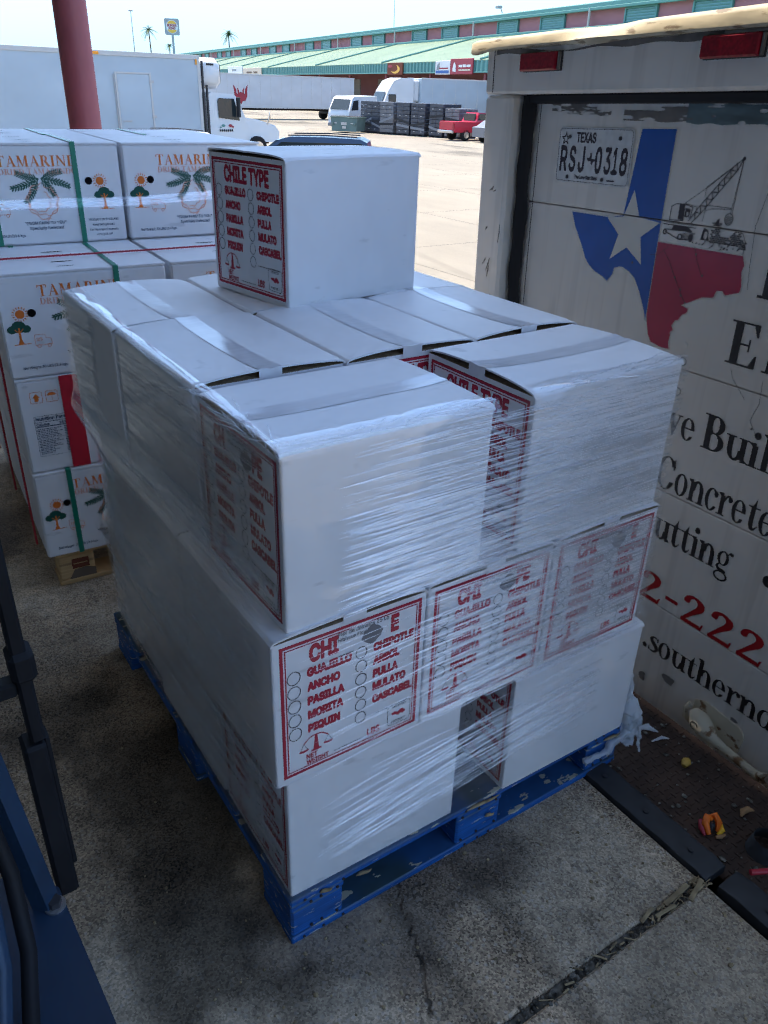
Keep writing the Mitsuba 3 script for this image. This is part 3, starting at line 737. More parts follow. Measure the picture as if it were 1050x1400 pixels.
# ---------------------------------------------------------------- blue pallet
pal = thing('blue_pallet', 'chipped bright blue wooden block pallet under the wrapped white cartons', 'pallet')
PX0, PX1, PY0, PY1 = -.008, 1.002, -.008, 1.205
def wood(parent, name, lo, hi, m, r=.003, seed=0):
    v, f = cbox(lo, hi, r)
    mb = trimesh.Trimesh(*cbox(lo, hi, r), process=False)
    obj(name, (np.asarray(mb.vertices), mb.faces), m, parent)
for i, y in enumerate(np.linspace(PY0, PY1 - .10, 9)):
    w = .145 if i in (0, 8) else .095
    yy = y if i < 8 else PY1 - .145
    if i == 1: continue
    wood(pal, 'deck_board', (PX0, yy, .1215), (PX1, yy + w, .1395), 'blue_paint')
for x0, x1 in ((PX0, PX0 + .13), (.435, .575), (PX1 - .125, PX1)):
    wood(pal, 'stringer_board', (x0, PY0 + .001, .1035), (x1, PY1 - .001, .1212), 'blue_paint')
    for y0, y1 in ((PY0 + .002, PY0 + .142), (.53, .67), (PY1 - .142, PY1 - .002)):
        wood(pal, 'block', (x0 + .002, y0, .0205), (x1 - .002, y1, .1032), 'blue_paint', .005)
for y0, y1 in ((PY0, PY0 + .14), (.53, .67), (PY1 - .14, PY1)):
    wood(pal, 'bottom_board', (PX0, y0, .0005), (PX1, y1, .0203), 'blue_paint')
mb = MB(); r3 = random.Random(5)
for (x, z, L) in ((.46, .132, .10), (.93, .112, .07), (.06, .127, .03), (.52, .075, .03), (.15, .118, .04)):
    V = [(x + t * L, PY0 - .003 - .004 * math.sin(3 * t), z + .004 * math.sin(5 * t)) for t in np.linspace(0, 1, 6)]
    mb.add(*tube(V, [.001, .004, .0045, .004, .003, .0008], 5))
mn = MB()
for x in (.03, .07, .11, .46, .50, .55, .90, .94, .98):
    for z in (.128, .112, .035, .010):
        m2 = trimesh.creation.cylinder(.0035, .003, sections=8); m2.apply_transform(trimesh.transformations.rotation_matrix(math.pi / 2, (1, 0, 0))); m2.apply_translation((x + .01 * math.sin(z * 900 + x * 50), PY0 - .0005, z)); mn.mesh(m2)
obj('nail_head', mn.out(), 'dark_steel', pal, kind='stuff')
obj('splinter', mb.out(), 'straw', pal, kind='stuff')

# ---------------------------------------------------------------- stretch film round the load
_FZ = np.linspace(.10, PH + 3 * BH + .03, 240)
def _outline():
    lay = np.array([(-.006, .995, -.016, 1.195), (-.029, .972, -.011, 1.195), (-.002, .957, -.006, 1.20)])
    k = np.clip(np.floor((_FZ - PH) / BH), 0, 2).astype(int)
    out = []
    for c, sg in ((0, -1), (1, 1), (2, -1), (3, 1)):
        a = lay[k, c] * sg; W = 9
        p = np.pad(a, W, mode='edge'); m = np.array([p[i:i + 2 * W + 1].max() for i in range(len(a))])
        p = np.pad(m, W, mode='edge'); m = np.array([p[i:i + 2 * W + 1].mean() for i in range(len(a))])
        out.append(np.maximum(m, a) * sg)
    return out
_FO = _outline()
def film_outline(z): return [float(np.interp(z, _FZ, c)) for c in _FO]
def film_left(z, y):
    x0 = film_outline(z)[0]
    d = float(np.interp(z, [PH, PH + BH * .9, PH + BH * 1.15, PH + BH * 1.8, PH + BH * 2.1, PH + BH * 3], [.012, .012, .050, .050, -.012, -.012]))
    return x0 + float(np.interp(y, [0, .84, 1.19], [0, .002, d]))
def film_mesh():
    rect = film_outline
    zs = np.concatenate([np.linspace(.150, PH + 3 * BH + .002, 96)])
    rows, uvs = [], []
    for z in zs:
        x0, x1, y0, y1 = rect(z)
        off = .0030
        top = max(0.0, (z - (PH + 3 * BH - .006)) / .008)
        x0, x1, y0, y1 = x0 - off + .004 * top, x1 + off - .004 * top, y0 - off + .004 * top, y1 + off - .004 * top
        r = .008
        P, u = [], 0
        xb = film_left(z, 1.19) - off + .004 * top
        segs = [((x0 + r, y0), (x1 - r, y0), 90), ((x1, y0 + r), (x1, y1 - r), 90), ((x1 - r, y1), (xb + r, y1), 70), ((xb, y1 - r), (x0, y0 + r), 90)]
        cs = [(x1 - r, y0 + r, -90), (x1 - r, y1 - r, 0), (xb + r, y1 - r, 90), (x0 + r, y0 + r, 180)]
        for si, (a, b, nn) in enumerate(segs):
            for k in range(nn):
                t = k / (nn - 1); yy_ = a[1] + (b[1] - a[1]) * t
                P.append((film_left(z, yy_) - off + .004 * top if si == 3 else a[0] + (b[0] - a[0]) * t, yy_))
            cx, cy, a0 = cs[si]
            for k in (1, 2, 3):
                th = math.radians(a0 + 22.5 * k); P.append((cx + r * math.cos(th), cy + r * math.sin(th)))
        P = np.array(P)
        d = np.concatenate([[0], np.cumsum(np.linalg.norm(np.diff(P, axis=0), axis=1))])
        q = np.column_stack([P, np.full(len(P), z)])
        # slack: shallow pleats pushed outwards only
        xm_ = np.array([film_left(z, q_) - off for q_ in P[:, 1]])
        nrm = np.column_stack([np.clip((P[:, 0] - (x0 + x1) / 2) / (x1 - x0) * 40, -1, 1) * (np.abs((P[:, 0] - (x0 + x1) / 2) / (x1 - x0)) > .485), np.clip((P[:, 1] - (y0 + y1) / 2) / (y1 - y0) * 40, -1, 1) * (np.abs((P[:, 1] - (y0 + y1) / 2) / (y1 - y0)) > .485)])
        onl = (np.abs(P[:, 0] - xm_) < .004) & (P[:, 0] < .2)
        nrm[onl, 0] = -1
        am = .0016 * meshkit.fbm(np.stack([d * 4, np.full(len(d), z * 12) + d * 1, d * 0], 1), 3, seed=2) + .0005 * meshkit.noise(np.stack([d * 1.6, np.full(len(d), z * 60) + d * 2, d * 0], 1), 7)
        q[:, :2] += nrm * am[:, None]
        rows.append(q); uvs.append(np.column_stack([d, np.full(len(d), z)]))
    m = len(rows[0]); k = len(rows)
    # lip rolled a few centimetres over the top edge
    v = np.vstack(rows); uv = np.vstack(uvs)
    f = [[i * m + j, i * m + j + 1, (i + 1) * m + j + 1, (i + 1) * m + j] for i in range(k - 1) for j in range(m - 1)]
    return v, np.array(f), uv
fv, ff, fuv = film_mesh()
film = thing('stretch_film', 'clear streaky stretch film wound round the cartons on the blue pallet', 'plastic film')
obj('film_wall', (fv, ff), 'clear_film', film, smooth=True)

# taut pulled strands that catch the light where the film bridges and laps
def strands(n, seed, u0, u1, z0, z1, slope, jitter, face, wr, nb=9, spread=.03):
    """long narrow ridges of gathered film, bunched in bands"""
    r = random.Random(seed); mb = MB(); m = 12
    bands = [(r.uniform(z0, z1), r.uniform(u0, u1), r.gauss(slope, jitter), r.uniform(.5, 1.6)) for _ in range(nb)]
    for k in range(n):
        bz, bu, bs, bw_ = bands[r.randrange(nb)]
        free = r.random() < .3
        a = r.uniform(u0, u1) if free else bu + r.gauss(0, .16)
        L = min(abs(r.gauss(0, .20)) + .05, .7)
        a0, a1 = a - L / 2, a + L / 2
        if a0 < u0: a0 = u0 + abs(r.gauss(0, .09))
        if a1 > u1: a1 = u1 - abs(r.gauss(0, .008))
        if a1 - a0 < .03: continue
        z = r.uniform(z0, z1) if free else bz + r.gauss(0, spread * bw_)
        sl = bs + r.gauss(0, jitter * .35)
        w = r.uniform(*wr)
        t = np.linspace(0, 1, m); uu = a0 + (a1 - a0) * t
        zz = z + sl * (uu - a) + .0025 * np.sin(uu * 9 + k)
        if zz.min() < z0 - .012 or zz.max() > z1 + .012: continue
        up = w * np.sin(np.pi * np.clip(t, .03, .97)) ** .5
        V = []
        for s_, hgt in ((-1, 0), (0, 1), (1, 0)):
            for q in range(m):
                V.append(face(uu[q], zz[q] + s_ * up[q] / 2, hgt * up[q] * .75))
        f = [[c * m + i, c * m + i + 1, c * m + m + i + 1, c * m + m + i] for c in (0, 1) for i in range(m - 1)]
        mb.add(np.array(V), np.array(f))
    return mb.out()
def fr_face(u, z, h): return (u, film_outline(z)[2] - .0052 - h, z)
def lf_face(u, z, h): return (film_left(z, u) - .0052 - h, u, z)
W1 = (.0005, .0014)
obj('crease', strands(1150, 1, .10, .955, Z2 + .015, Z3h - .012, .01, .025, fr_face, W1, 12, .035), 'film_crease', film, smooth=True, kind='stuff')
obj('crease', strands(850, 2, .26, .965, Z1 + .02, Z2 - .006, .02, .04, fr_face, W1, 10, .04), 'film_crease', film, smooth=True, kind='stuff')
obj('crease', strands(60, 6, .02, .45, Z1 + .01, Z2 - .02, .05, .05, fr_face, (.0005, .0011), 5, .05), 'film_crease', film, smooth=True, kind='stuff')
obj('crease', strands(230, 3, .05, .85, Z0 + .10, Z1 - .006, .10, .05, fr_face, (.0005, .0014), 7, .035), 'film_crease', film, smooth=True, kind='stuff')
obj('crease', strands(700, 4, .02, 1.17, Z2 + .015, Z3h - .02, -.03, .04, lf_face, (.0005, .0013), 9, .05), 'film_milky', film, smooth=True, kind='stuff')
obj('crease', strands(620, 5, .02, 1.17, Z1 + .02, Z2 - .01, -.03, .05, lf_face, (.0005, .0013), 8, .05), 'film_milky', film, smooth=True, kind='stuff')
obj('crease', strands(420, 7, .02, 1.17, Z0 + .05, Z1 - .01, -.02, .04, lf_face, (.0005, .0012), 6, .04), 'film_milky', film, smooth=True, kind='stuff')
# lip of film gathered over the top edges of the front and left rows
def lip(pts, inward, w, seed, zoff=.004):
    pts = np.array(pts, float); n = 70
    t = np.linspace(0, 1, n)
    d = np.concatenate([[0], np.cumsum(np.linalg.norm(np.diff(pts, axis=0), axis=1))]); d /= d[-1]
    base = np.column_stack([np.interp(t, d, pts[:, k]) for k in range(3)])
    rows, uv = [], []
    for j in range(7):
        s = j / 6
        ww = w * (.8 + .4 * meshkit.noise(np.stack([t * 4, t * 0, t * 0], 1), seed))
        p = base + np.outer(ww * s, inward)
        p[:, 2] += -.012 * (1 - s) ** 3 + zoff * (1 - (1 - s) ** 3) + .0016 * meshkit.noise(np.stack([t * 14, np.full(n, s * 3), t * 0], 1), seed + 1) * s
        rows.append(p); uv.append(np.column_stack([t * 1.2 + 3, np.full(n, 5 + s * .05)]))
    v = np.vstack(rows); m = n
    f = [[i * m + j, i * m + j + 1, (i + 1) * m + j + 1, (i + 1) * m + j] for i in range(6) for j in range(m - 1)]
    return (v, np.array(f)), np.vstack(uv)
for pts, inw, w, sd in (([(.0, -.0125, Z3h), (.44, -.011, Z3h - .002)], (0, 1, 0), .050, 1), ([(.53, -.0125, Z3h + .001), (.962, -.008, Z3h + .001)], (0, 1, 0), .045, 2),
                        ([(-.0085, .34, Z3h), (-.0085, 1.19, Z3h)], (1, 0, 0), .035, 3), ([(-.0085, .0, Z3h - .005), (-.0085, .33, Z3h)], (1, 0, 0), .03, 4)):
    g, uvv = lip(pts, np.array(inw, float), w, sd)
    obj('film_lip', g, 'clear_film', film, smooth=True)
    p0_, p1_ = np.array(pts[0]), np.array(pts[1]); r3 = random.Random(sd); mb = MB()
    for q in range(34):
        a_, b_ = r3.uniform(-.02, .9), r3.uniform(.05, .30); b_ = min(1.0, a_ + b_); a_ = max(a_, 0); off_ = abs(r3.gauss(0, w * .35)); sk = r3.gauss(0, .012)
        t_ = np.linspace(0, 1, 10); P_ = p0_ + np.outer(a_ + (b_ - a_) * t_, p1_ - p0_) + np.outer(off_ + sk * t_ + .002 * np.sin(t_ * 7 + q), np.array(inw, float))
        P_[:, 2] += -.010 * math.exp(-off_ / .006) + .0055 + .004 * math.exp(-off_ / .03)
        mb.add(*tube(P_, r3.uniform(.0003, .0007) * np.sin(np.pi * np.clip(t_, .05, .95)) ** .5, 5))
    obj('lip_crease', mb.out(), 'film_crease', film, smooth=True, kind='stuff')
# gathered tail knotted on the pallet's right front corner
mb = MB(); r3 = random.Random(9)
def rope(pts, r0, seed, n=40):
    pts = np.array(pts, float); d = np.linspace(0, 1, len(pts)); t = np.linspace(0, 1, n)
    p = np.column_stack([np.interp(t, d, pts[:, k]) for k in range(3)])
    p += .010 * (np.stack([meshkit.noise(np.stack([t * 14, t * 0 + q, t * 0], 1), seed) for q in range(3)], 1) - .5)
    rr = r0 * (.55 + .9 * meshkit.noise(np.stack([t * 11, t * 0 + 5, t * 0], 1), seed))
    v, f = tube(p, rr, 9)
    v = v + (meshkit.noise(v * 130, seed)[:, None] - .5) * r0 * .9
    return v, f
mb.add(*rope([(1.005, .02, .30), (1.018, .01, .22), (1.02, -.005, .15), (1.03, -.01, .11)], .016, 1))
mb.add(*rope([(.86, -.018, .075), (.95, -.022, .09), (1.015, -.018, .115), (1.03, .0, .16), (1.02, .03, .24)], .009, 2))
mb.add(*rope([(1.02, .0, .20), (1.035, -.004, .15), (1.03, -.012, .10), (1.02, -.01, .07)], .020, 3))
mb.add(*rope([(1.03, -.006, .13), (1.055, -.006, .115), (1.075, .0, .11), (1.085, .008, .10)], .015, 5))
mb.add(*rope([(1.072, -.004, .105), (1.080, -.014, .07), (1.076, -.02, .04), (1.084, -.024, .012)], .0055, 4))
obj('film_tail', mb.out(), 'film_milky', film, smooth=60, label='twisted white tail of film knotted at the pallet corner')

# ---------------------------------------------------------------- old cargo truck backed up to the dock
TY = -1.625
_e = np.array([math.cos(TY), math.sin(TY), 0]); TN = np.array([_e[1], -_e[0], 0.0])
TE = np.array([_e[0], _e[1], .027]); TE /= np.linalg.norm(TE); TU = np.cross(TN, TE); TU *= np.sign(TU[2])
TP = np.array([1.4554, .7985, 1.48])
def tw(s, z, o=0.0): return TP + TE * s + TU * (z - 1.48) + TN * o
TO = tw(0, 0)           # origin of the door's sheet: s to the right, z up, o out towards the dock
def tbox(lo, hi, r=.003):   # lo, hi in (s, z, o)
    v, f = cbox(lo, hi, r)
    return TO + v[:, :1] * TE + v[:, 1:2] * TU + v[:, 2:] * TN, f[:, ::-1]
truck = thing('cargo_truck', 'old white box truck backed up to the dock, state map and lettering on its door', 'truck')
def tpart(name, boxes, m, parent=truck, label=None, smooth=False, **kw):
    mb = MB()
    for b in boxes: mb.add(*tbox(*b))
    return obj(name, mb.out(), m, parent, smooth=smooth, label=label, **kw)
SR = 1.98  # right edge of the door opening
# box shell behind the rear frame
tpart('side_wall', [((-.45, -.30, -5.2), (-.42, 1.765, -.034), .004)], 'truck_white')
tpart('side_wall', [((SR + .10, -.30, -5.2), (SR + .13, 1.765, -.034), .004)], 'truck_white')
tpart('roof', [((-.452, 1.766, -5.2), (SR + .132, 1.80, -.036), .008)], 'truck_white')
tpart('floor', [((-.418, -.36, -5.2), (SR + .098, -.22, -.036), .004)], 'dark_steel')
tpart('front_wall', [((-.418, -.22, -5.2), (SR + .098, 1.764, -5.17), .004)], 'truck_white')
# rear frame: posts and header stand proud of the door
tpart('rear_post', [((-.452, -.34, -.032), (-.315, 1.642, .072), .010)], 'truck_white')
tpart('rear_post', [((SR - .01, -.34, -.032), (SR + .132, 1.642, .072), .010)], 'truck_white')
tpart('header', [((-.452, 1.644, -.034), (SR + .132, 1.772, .074), .008)], 'truck_white')
tpart('header_seam', [((-.412, 1.650, .0738), (-.409, 1.768, .0750), .0004)], 'line_grey')
# dented drip_rail along the top, with its bent lip
def rail(s, k):
    dent = .040 * math.exp(-((s - .06) / .10) ** 2)
    wv = .004 * math.sin(s * 9) + .003 * math.sin(s * 23)
    droop = .012 * math.exp(-((s + .47) / .06) ** 2)
    base = [(1.768, .070), (1.766 - droop - .2 * dent, .096 + wv), (1.772 - droop, .103 + wv + .3 * dent), (1.788 + .010 * (s + .4), .100 + wv - dent * .9), (1.799 + .012 * (s + .4), .080 - dent), (1.8025 + .010 * (s + .4), .02)]
    return base[k]
ss = np.linspace(-.49, SR + .14, 110)
V = np.array([tw(s, *rail(s, k)) for s in ss for k in range(6)])
F = [[i * 6 + k, i * 6 + k + 1, (i + 1) * 6 + k + 1, (i + 1) * 6 + k] for i in range(len(ss) - 1) for k in range(5)]
obj('drip_rail', (V, np.array(F)), 'cream_paint', truck, smooth=22)
sb = np.linspace(-.40, .45, 60)
gb = Polygon([(s, 1.752 + .003 * math.sin(31 * s)) for s in sb] + [(s, 1.768 + .004 * math.sin(17 * s) - .012 * max(0, math.sin(5 * s + 2))) for s in sb[::-1]])
obj('grime_streak', flat(gb, TO + TN * .0742, TE, TU, .0012), 'bare_grime', truck)
for k, (s, z, ang, L) in enumerate(((-.392, 1.36, .3, .018), (-.380, 1.362, 1.1, .014), (-.371, 1.358, .2, .012), (-.385, 1.10, 1.2, .05), (-.378, 1.08, 1.4, .045), (-.405, 1.12, .9, .03), (-.33, 1.2, 1.5, .06), (-.40, 1.235, 1.0, .012), (-.36, .99, 1.3, .04))):
    a = np.array([s, z]); b = a + L * np.array([math.cos(ang), math.sin(ang)])
    obj('paint_scratch', flat(pen([a, (a + b) / 2 + .003, b], [.001, .0028, .0008], 3), TO + TN * .072, TE, TU, .0012), 'bare_grime', truck)
# marker lamps
for s0, s1, z0, z1 in ((-.262, -.092, 1.701, 1.752), (.402, .572, 1.708, 1.759), (1.6, 1.77, 1.708, 1.759)):
    lk = tpart('marker_light', [((s0, z0, .074), (s1, z1, .079), .002)], 'dark_steel')
    mb = MB(); mb.add(*tbox((s0 + .002, z0 + .002, .0792), (s1 - .009, z1 - .002, .097), .006))
    obj('lens', mb.out(), 'red_lens', lk)
    mb = MB(); mb.add(*tbox((s1 - .008, z0 + .003, .0792), (s1 - .002, z1 - .003, .090), .003)); obj('end_cap', mb.out(), 'bare_grime', lk)
# black weather seal in the door's reveal
sl = np.linspace(-.3, 1.64, 50)
V = np.array([tw(-.314 + a * (.048 + .004 * math.sin(z * 21)), z, .012 + .03 * math.sin(math.pi * a) + .003 * math.sin(z * 40 + a * 3)) for z in sl for a in (0, .33, .66, 1)])
F = [[i * 4 + k, i * 4 + k + 1, (i + 1) * 4 + k + 1, (i + 1) * 4 + k] for i in range(49) for k in range(3)]
obj('weather_seal', (V, np.array(F)), 'black', truck, smooth=50)
tpart('weather_seal', [((-.30, 1.618, .006), (SR, 1.6435, .03), .004)], 'black')
# roll-up door: six panels with joints between them
sx = [1.640, 1.334, .954, .582, .208, -.172]
for i in range(5):
    tpart('door_panel', [((-.305, sx[i + 1] + .0016, -.030), (SR, sx[i] - .0016, .0), .0022)], 'truck_white')
tpart('door_backing', [((-.305, -.17, -.033), (SR, 1.64, -.0305), .001)], 'vehicle_black')
tpart('door_stile', [((-.2535, -.168, .0006), (-.2515, 1.616, .0016), .0003)], 'line_grey')
tpart('bottom_seal', [((-.30, -.186, -.026), (SR, -.1735, .004), .003)], 'rubber')
tpart('sill', [((-.45, -.36, -.03), (SR + .13, -.188, .05), .008)], 'dark_steel')
tpart('bumper_bar', [((-.42, -.62, -.02), (SR + .1, -.47, .10), .01)], 'dark_steel')
# bolts
bolts = [(-.283, 1.565, 1), (-.283, 1.53, 0), (-.291, 1.305, 1), (-.291, 1.262, 1), (.444, 1.022, 0), (.447, .977, 1), (.446, .937, 0), (.447, .890, 1), (.440, .552, 0)]
for s, z, dk in bolts:
    m2 = trimesh.creation.cylinder(.0095, .005, sections=18)
    v = np.asarray(m2.vertices); v = np.column_stack([v[:, 0] + s, v[:, 1] + z, v[:, 2] + .0028])
    mb = MB(); mb.add(TO + v[:, :1] * TE + v[:, 1:2] * TU + v[:, 2:] * TN, m2.faces[:, ::-1]); bk = obj('bolt', mb.out(), 'truck_white', truck, smooth=40)
    if dk: obj('ring', flat(bowl(s, z, .0125, .0125, .003, .003), TO, TE, TU, .0012), 'bare_grime', bk)
# graphics
BLUE = [(.175, 1.557), (.293, 1.559), (.2895, 1.278), (.290, 1.061), (.278, 1.091), (.252, 1.135), (.229, 1.167), (.203, 1.183), (.175, 1.192), (.162, 1.192), (.142, 1.184), (.138, 1.165), (.121, 1.144), (.110, 1.148), (.099, 1.154), (.06, 1.165), (.035, 1.18), (.017, 1.197), (0, 1.226), (-.019, 1.252), (-.040, 1.28), (-.05, 1.299), (-.061, 1.322), (.101, 1.3215), (.150, 1.333)]
RED = [(.2915, 1.277), (.567, 1.277), (.576, 1.256), (.572, 1.24), (.575, 1.227), (.580, 1.205), (.578, 1.189), (.538, 1.175), (.527, 1.185), (.51, 1.182), (.505, 1.165), (.48, 1.150), (.456, 1.135), (.442, 1.138), (.434, 1.129), (.429, 1.108), (.415, 1.10), (.405, 1.084), (.396, 1.082), (.386, 1.064), (.394, 1.054), (.384, 1.045), (.387, 1.04), (.385, 1.018), (.391, .999), (.36, .998), (.323, 1.005), (.309, 1.023), (.296, 1.061), (.2925, 1.08)]
STAR = [(.179, 1.402), (.21, 1.333), (.286, 1.326), (.226, 1.282), (.242, 1.209), (.179, 1.248), (.12, 1.208), (.141, 1.279), (.09, 1.32), (.151, 1.329)]
seam = sbox(-1, 1.3322, 3, 1.3358)
bp = Polygon(BLUE).buffer(0); rp = Polygon(RED).buffer(0).difference(Polygon([(.405, 1.125), (.43, 1.12), (.49, 1.15), (.50, 1.162), (.47, 1.158), (.43, 1.137)]).buffer(0)); st_ = Polygon(STAR)
obj('map_blue', flat(bp.difference(seam).difference(st_.buffer(.0005)), TO, TE, TU, .0012), 'vinyl_blue', truck, label='blue western part of the state map')
obj('map_red', flat(rp, TO, TE, TU, .0012), 'vinyl_red', truck, label='red eastern part of the state map')
obj('map_star', flat(st_.difference(seam), TO, TE, TU, .0012), 'vinyl_cream', truck, label='cream star on the map')
edge = bp.union(rp).buffer(.004).difference(bp.union(rp).buffer(.0007)).difference(seam)
obj('map_outline', flat(edge, TO, TE, TU, .0010), 'vinyl_cream', truck)
# drawn wrecking crane, ball and broken wall
bm0, bm1 = np.array([.385, 1.338]), np.array([.515, 1.499])
dv = (bm1 - bm0); ln = np.linalg.norm(dv); dv /= ln; nv_ = np.array([-dv[1], dv[0]])
sg = []
for w in (-.008, .008): sg.append([bm0 + nv_ * w * .6, bm0 + dv * ln * .2 + nv_ * w, bm1 - dv * .03 + nv_ * w * .9, bm1])
for k in range(15):
    a, b = ln * (.08 + .055 * k), ln * (.08 + .055 * (k + 1))
    sg.append([bm0 + dv * a + nv_ * (.008 if k % 2 else -.008), bm0 + dv * b + nv_ * (-.008 if k % 2 else .008)])
thin = [[bm1, (.506, 1.368)], [bm1, (.511, 1.368)], [bm1, (.430, 1.432), (.360, 1.383)], [bm1, (.421, 1.428), (.420, 1.405)], [(.43, 1.385), (.508, 1.384)], [(.43, 1.385), (.425, 1.343)], [(.36, 1.383), (.40, 1.378), (.40, 1.35)], [(.43, 1.372), (.45, 1.378), (.508, 1.382)]]
body = [[(.318, 1.338), (.318, 1.372), (.333, 1.380), (.361, 1.381), (.363, 1.340), (.318, 1.338)], [(.363, 1.381), (.388, 1.376), (.384, 1.345)], [(.30, 1.3318), (.41, 1.3318)], [(.30, 1.326), (.41, 1.326)], [(.31, 1.307), (.36, 1.292), (.405, 1.296)], [(.305, 1.313), (.37, 1.316), (.41, 1.312)]]
cr = [lines(sg, .0022), lines(thin, .0011), lines(body, .0018)]
cr += [Polygon([(.345, 1.342), (.345, 1.379), (.361, 1.381), (.363, 1.342)]), Polygon([(.366, 1.350), (.366, 1.372), (.382, 1.370), (.380, 1.350)]).difference(ell(.374, 1.358, .004, .006)),
       bowl(.309, 1.306, .007, .007, .003, .003), bowl(.362, 1.299, .008, .008, .003, .003), ell(.398, 1.300, .007, .010), Polygon([(.33, 1.312), (.335, 1.325), (.385, 1.325), (.40, 1.316)]), Point(.515, 1.499).buffer(.004)]
for k in range(9): cr.append(lines([[(.37 + .004 * k, 1.292), (.372 + .004 * k, 1.311)]], .0014))
ball = bowl(.5045, 1.358, .0135, .0145, .0016, .0016)
cr += [ball] + [lines([[(.493, 1.366 - .004 * k), (.516, 1.362 - .004 * k)]], .0014).intersection(ell(.5045, 1.358, .0135, .0145)) for k in range(7)]
r4 = random.Random(12)
for (x0, x1, y0, y1) in ((.458, .482, 1.297, 1.345), (.482, .515, 1.297, 1.315), (.518, .548, 1.297, 1.330), (.548, .566, 1.297, 1.312)):
    y = y0; row = 0
    while y < y1:
        x = x0 + (.004 if row % 2 else 0)
        while x < x1:
            if r4.random() < .85: cr.append(sbox(x, y, x + .0062, y + .0032))
            x += .0078
        y += .0046; row += 1
for k in range(40): 
    x, y = r4.uniform(.40, .566), r4.uniform(1.281, 1.30)
    cr.append(Polygon([(x, y), (x + .006, y + .002), (x + .003, y + .005)]))
cr += [Polygon([(.466, 1.340), (.47, 1.352), (.478, 1.357), (.477, 1.340)]), Polygon([(.43, 1.300), (.435, 1.33), (.45, 1.325), (.455, 1.30)]).difference(ell(.444, 1.312, .006, .01)), lines([[(.566, 1.3), (.5655, 1.279)], [(.553, 1.33), (.566, 1.31), (.566, 1.3)]], .0012)]
obj('crane_drawing', flat(unary_union([c.buffer(.0001) for c in cr]).difference(seam), TO, TE, TU, .0016), 'line_grey', truck, label='black line drawing of a wrecking crane and broken wall')
# lettering (only what shows)
def words(t, s0, z0, h, w, m, gap=0.0):
    obj('lettering', flat(MV(serif(t, h, w, gap), s0, z0), TO, TE, TU, .0012), m, truck)
words('I', .630, 1.187, .16, .052, 'vinyl_black')
words('EL', .578, 1.010, .112, .188, 'vinyl_black', .12)
words('ve', .428, .762, .098, .102, 'vinyl_black')
words('Build', .556, .761, .100, .288, 'vinyl_black')
words('Concrete', .428, .593, .101, .398, 'vinyl_black')
words('utting', .455, .430, .098, .282, 'vinyl_black')
obj('lettering', flat(ell(.852, .473, .017, .017), TO, TE, TU, .0012), 'vinyl_black', truck)
words('2-222', .446, .212, .098, .448, 'vinyl_dark_red', .05)
words('.southernd', .497, .041, .085, .482, 'vinyl_black')
# cracks in the paint and small things stuck to the door
cs_ = [[(.315, 1.26), (.34, 1.235), (.369, 1.194), (.395, 1.16), (.418, 1.133)], [(.417, 1.279), (.43, 1.25), (.457, 1.208)], [(.60, 1.0), (.612, .975), (.66, .93)], [(.70, .99), (.705, .93), (.69, .88), (.715, .85)], [(.33, 1.27), (.30, 1.245), (.27, 1.24)], [(.60, 1.43), (.585, 1.35), (.592, 1.26), (.60, 1.20)]]
obj('paint_crack', flat(unary_union([lines([c], .0011) for c in cs_]), TO, TE, TU, .0020), 'line_grey', truck)
mb = MB()
for s, z in ((.369, 1.194), (.395, 1.165), (.418, 1.133), (.40, 1.15), (.457, 1.212), (.425, 1.262), (.70, .86), (.21, 1.21)):
    m2 = trimesh.creation.icosahedron(); v = np.asarray(m2.vertices) * (.0035, .0035, .0018)
    mb.add(tw(s, z) + v[:, :1] * TE + v[:, 1:2] * TU + (v[:, 2:] + .0015) * TN, m2.faces)
obj('sticker_speck', mb.out(), 'bare_grime', truck, kind='stuff')
# scraped strip along the top panel
r4 = random.Random(4)
for k, (s0, s1, z0, z1, m) in enumerate(((-.20, -.01, 1.601, 1.624, 'bare_grime'), (-.13, .05, 1.590, 1.603, 'bare_grime'), (.10, .40, 1.578, 1.606, 'bare_grime'), (.32, .66, 1.572, 1.616, 'teal_scrape'), (.66, 1.7, 1.58, 1.612, 'teal_scrape'))):
    n = 26; t = np.linspace(0, 1, n)
    lo = z0 + .008 * (meshkit.noise(np.stack([t * 9, t * 0, t * 0 + k], 1), 1) - .5); hi = z1 + .012 * (meshkit.noise(np.stack([t * 11, t * 0 + 3, t * 0 + k], 1), 2) - .5)
    g = Polygon([(s0 + (s1 - s0) * a, b) for a, b in zip(t, lo)] + [(s0 + (s1 - s0) * a, b) for a, b in zip(t[::-1], hi[::-1])]).buffer(0)
    for q in range(10):
        cxq = r4.uniform(s0, s1); g = g.difference(ell(cxq, r4.uniform(z0, z1), r4.uniform(.006, .03), r4.uniform(.001, .005)))
    obj('scraped_paint', flat(g, TO, TE, TU, .0012 + .0004 * k), m, truck)
for s, z, a, b in ((.62, -.02, .022, .018), (1.02, -.005, .02, .02), (.52, -.07, .012, .02), (.86, .0, .012, .008)):
    th = np.linspace(0, 2 * np.pi, 18)[:-1]
    g = Polygon([(s + a * math.cos(t) * (1 + .3 * math.sin(3 * t + s * 9)), z + b * math.sin(t) * (1 + .25 * math.cos(2 * t))) for t in th])
    obj('rust_patch', flat(g, TO, TE, TU, .0012), 'bare_grime', truck)
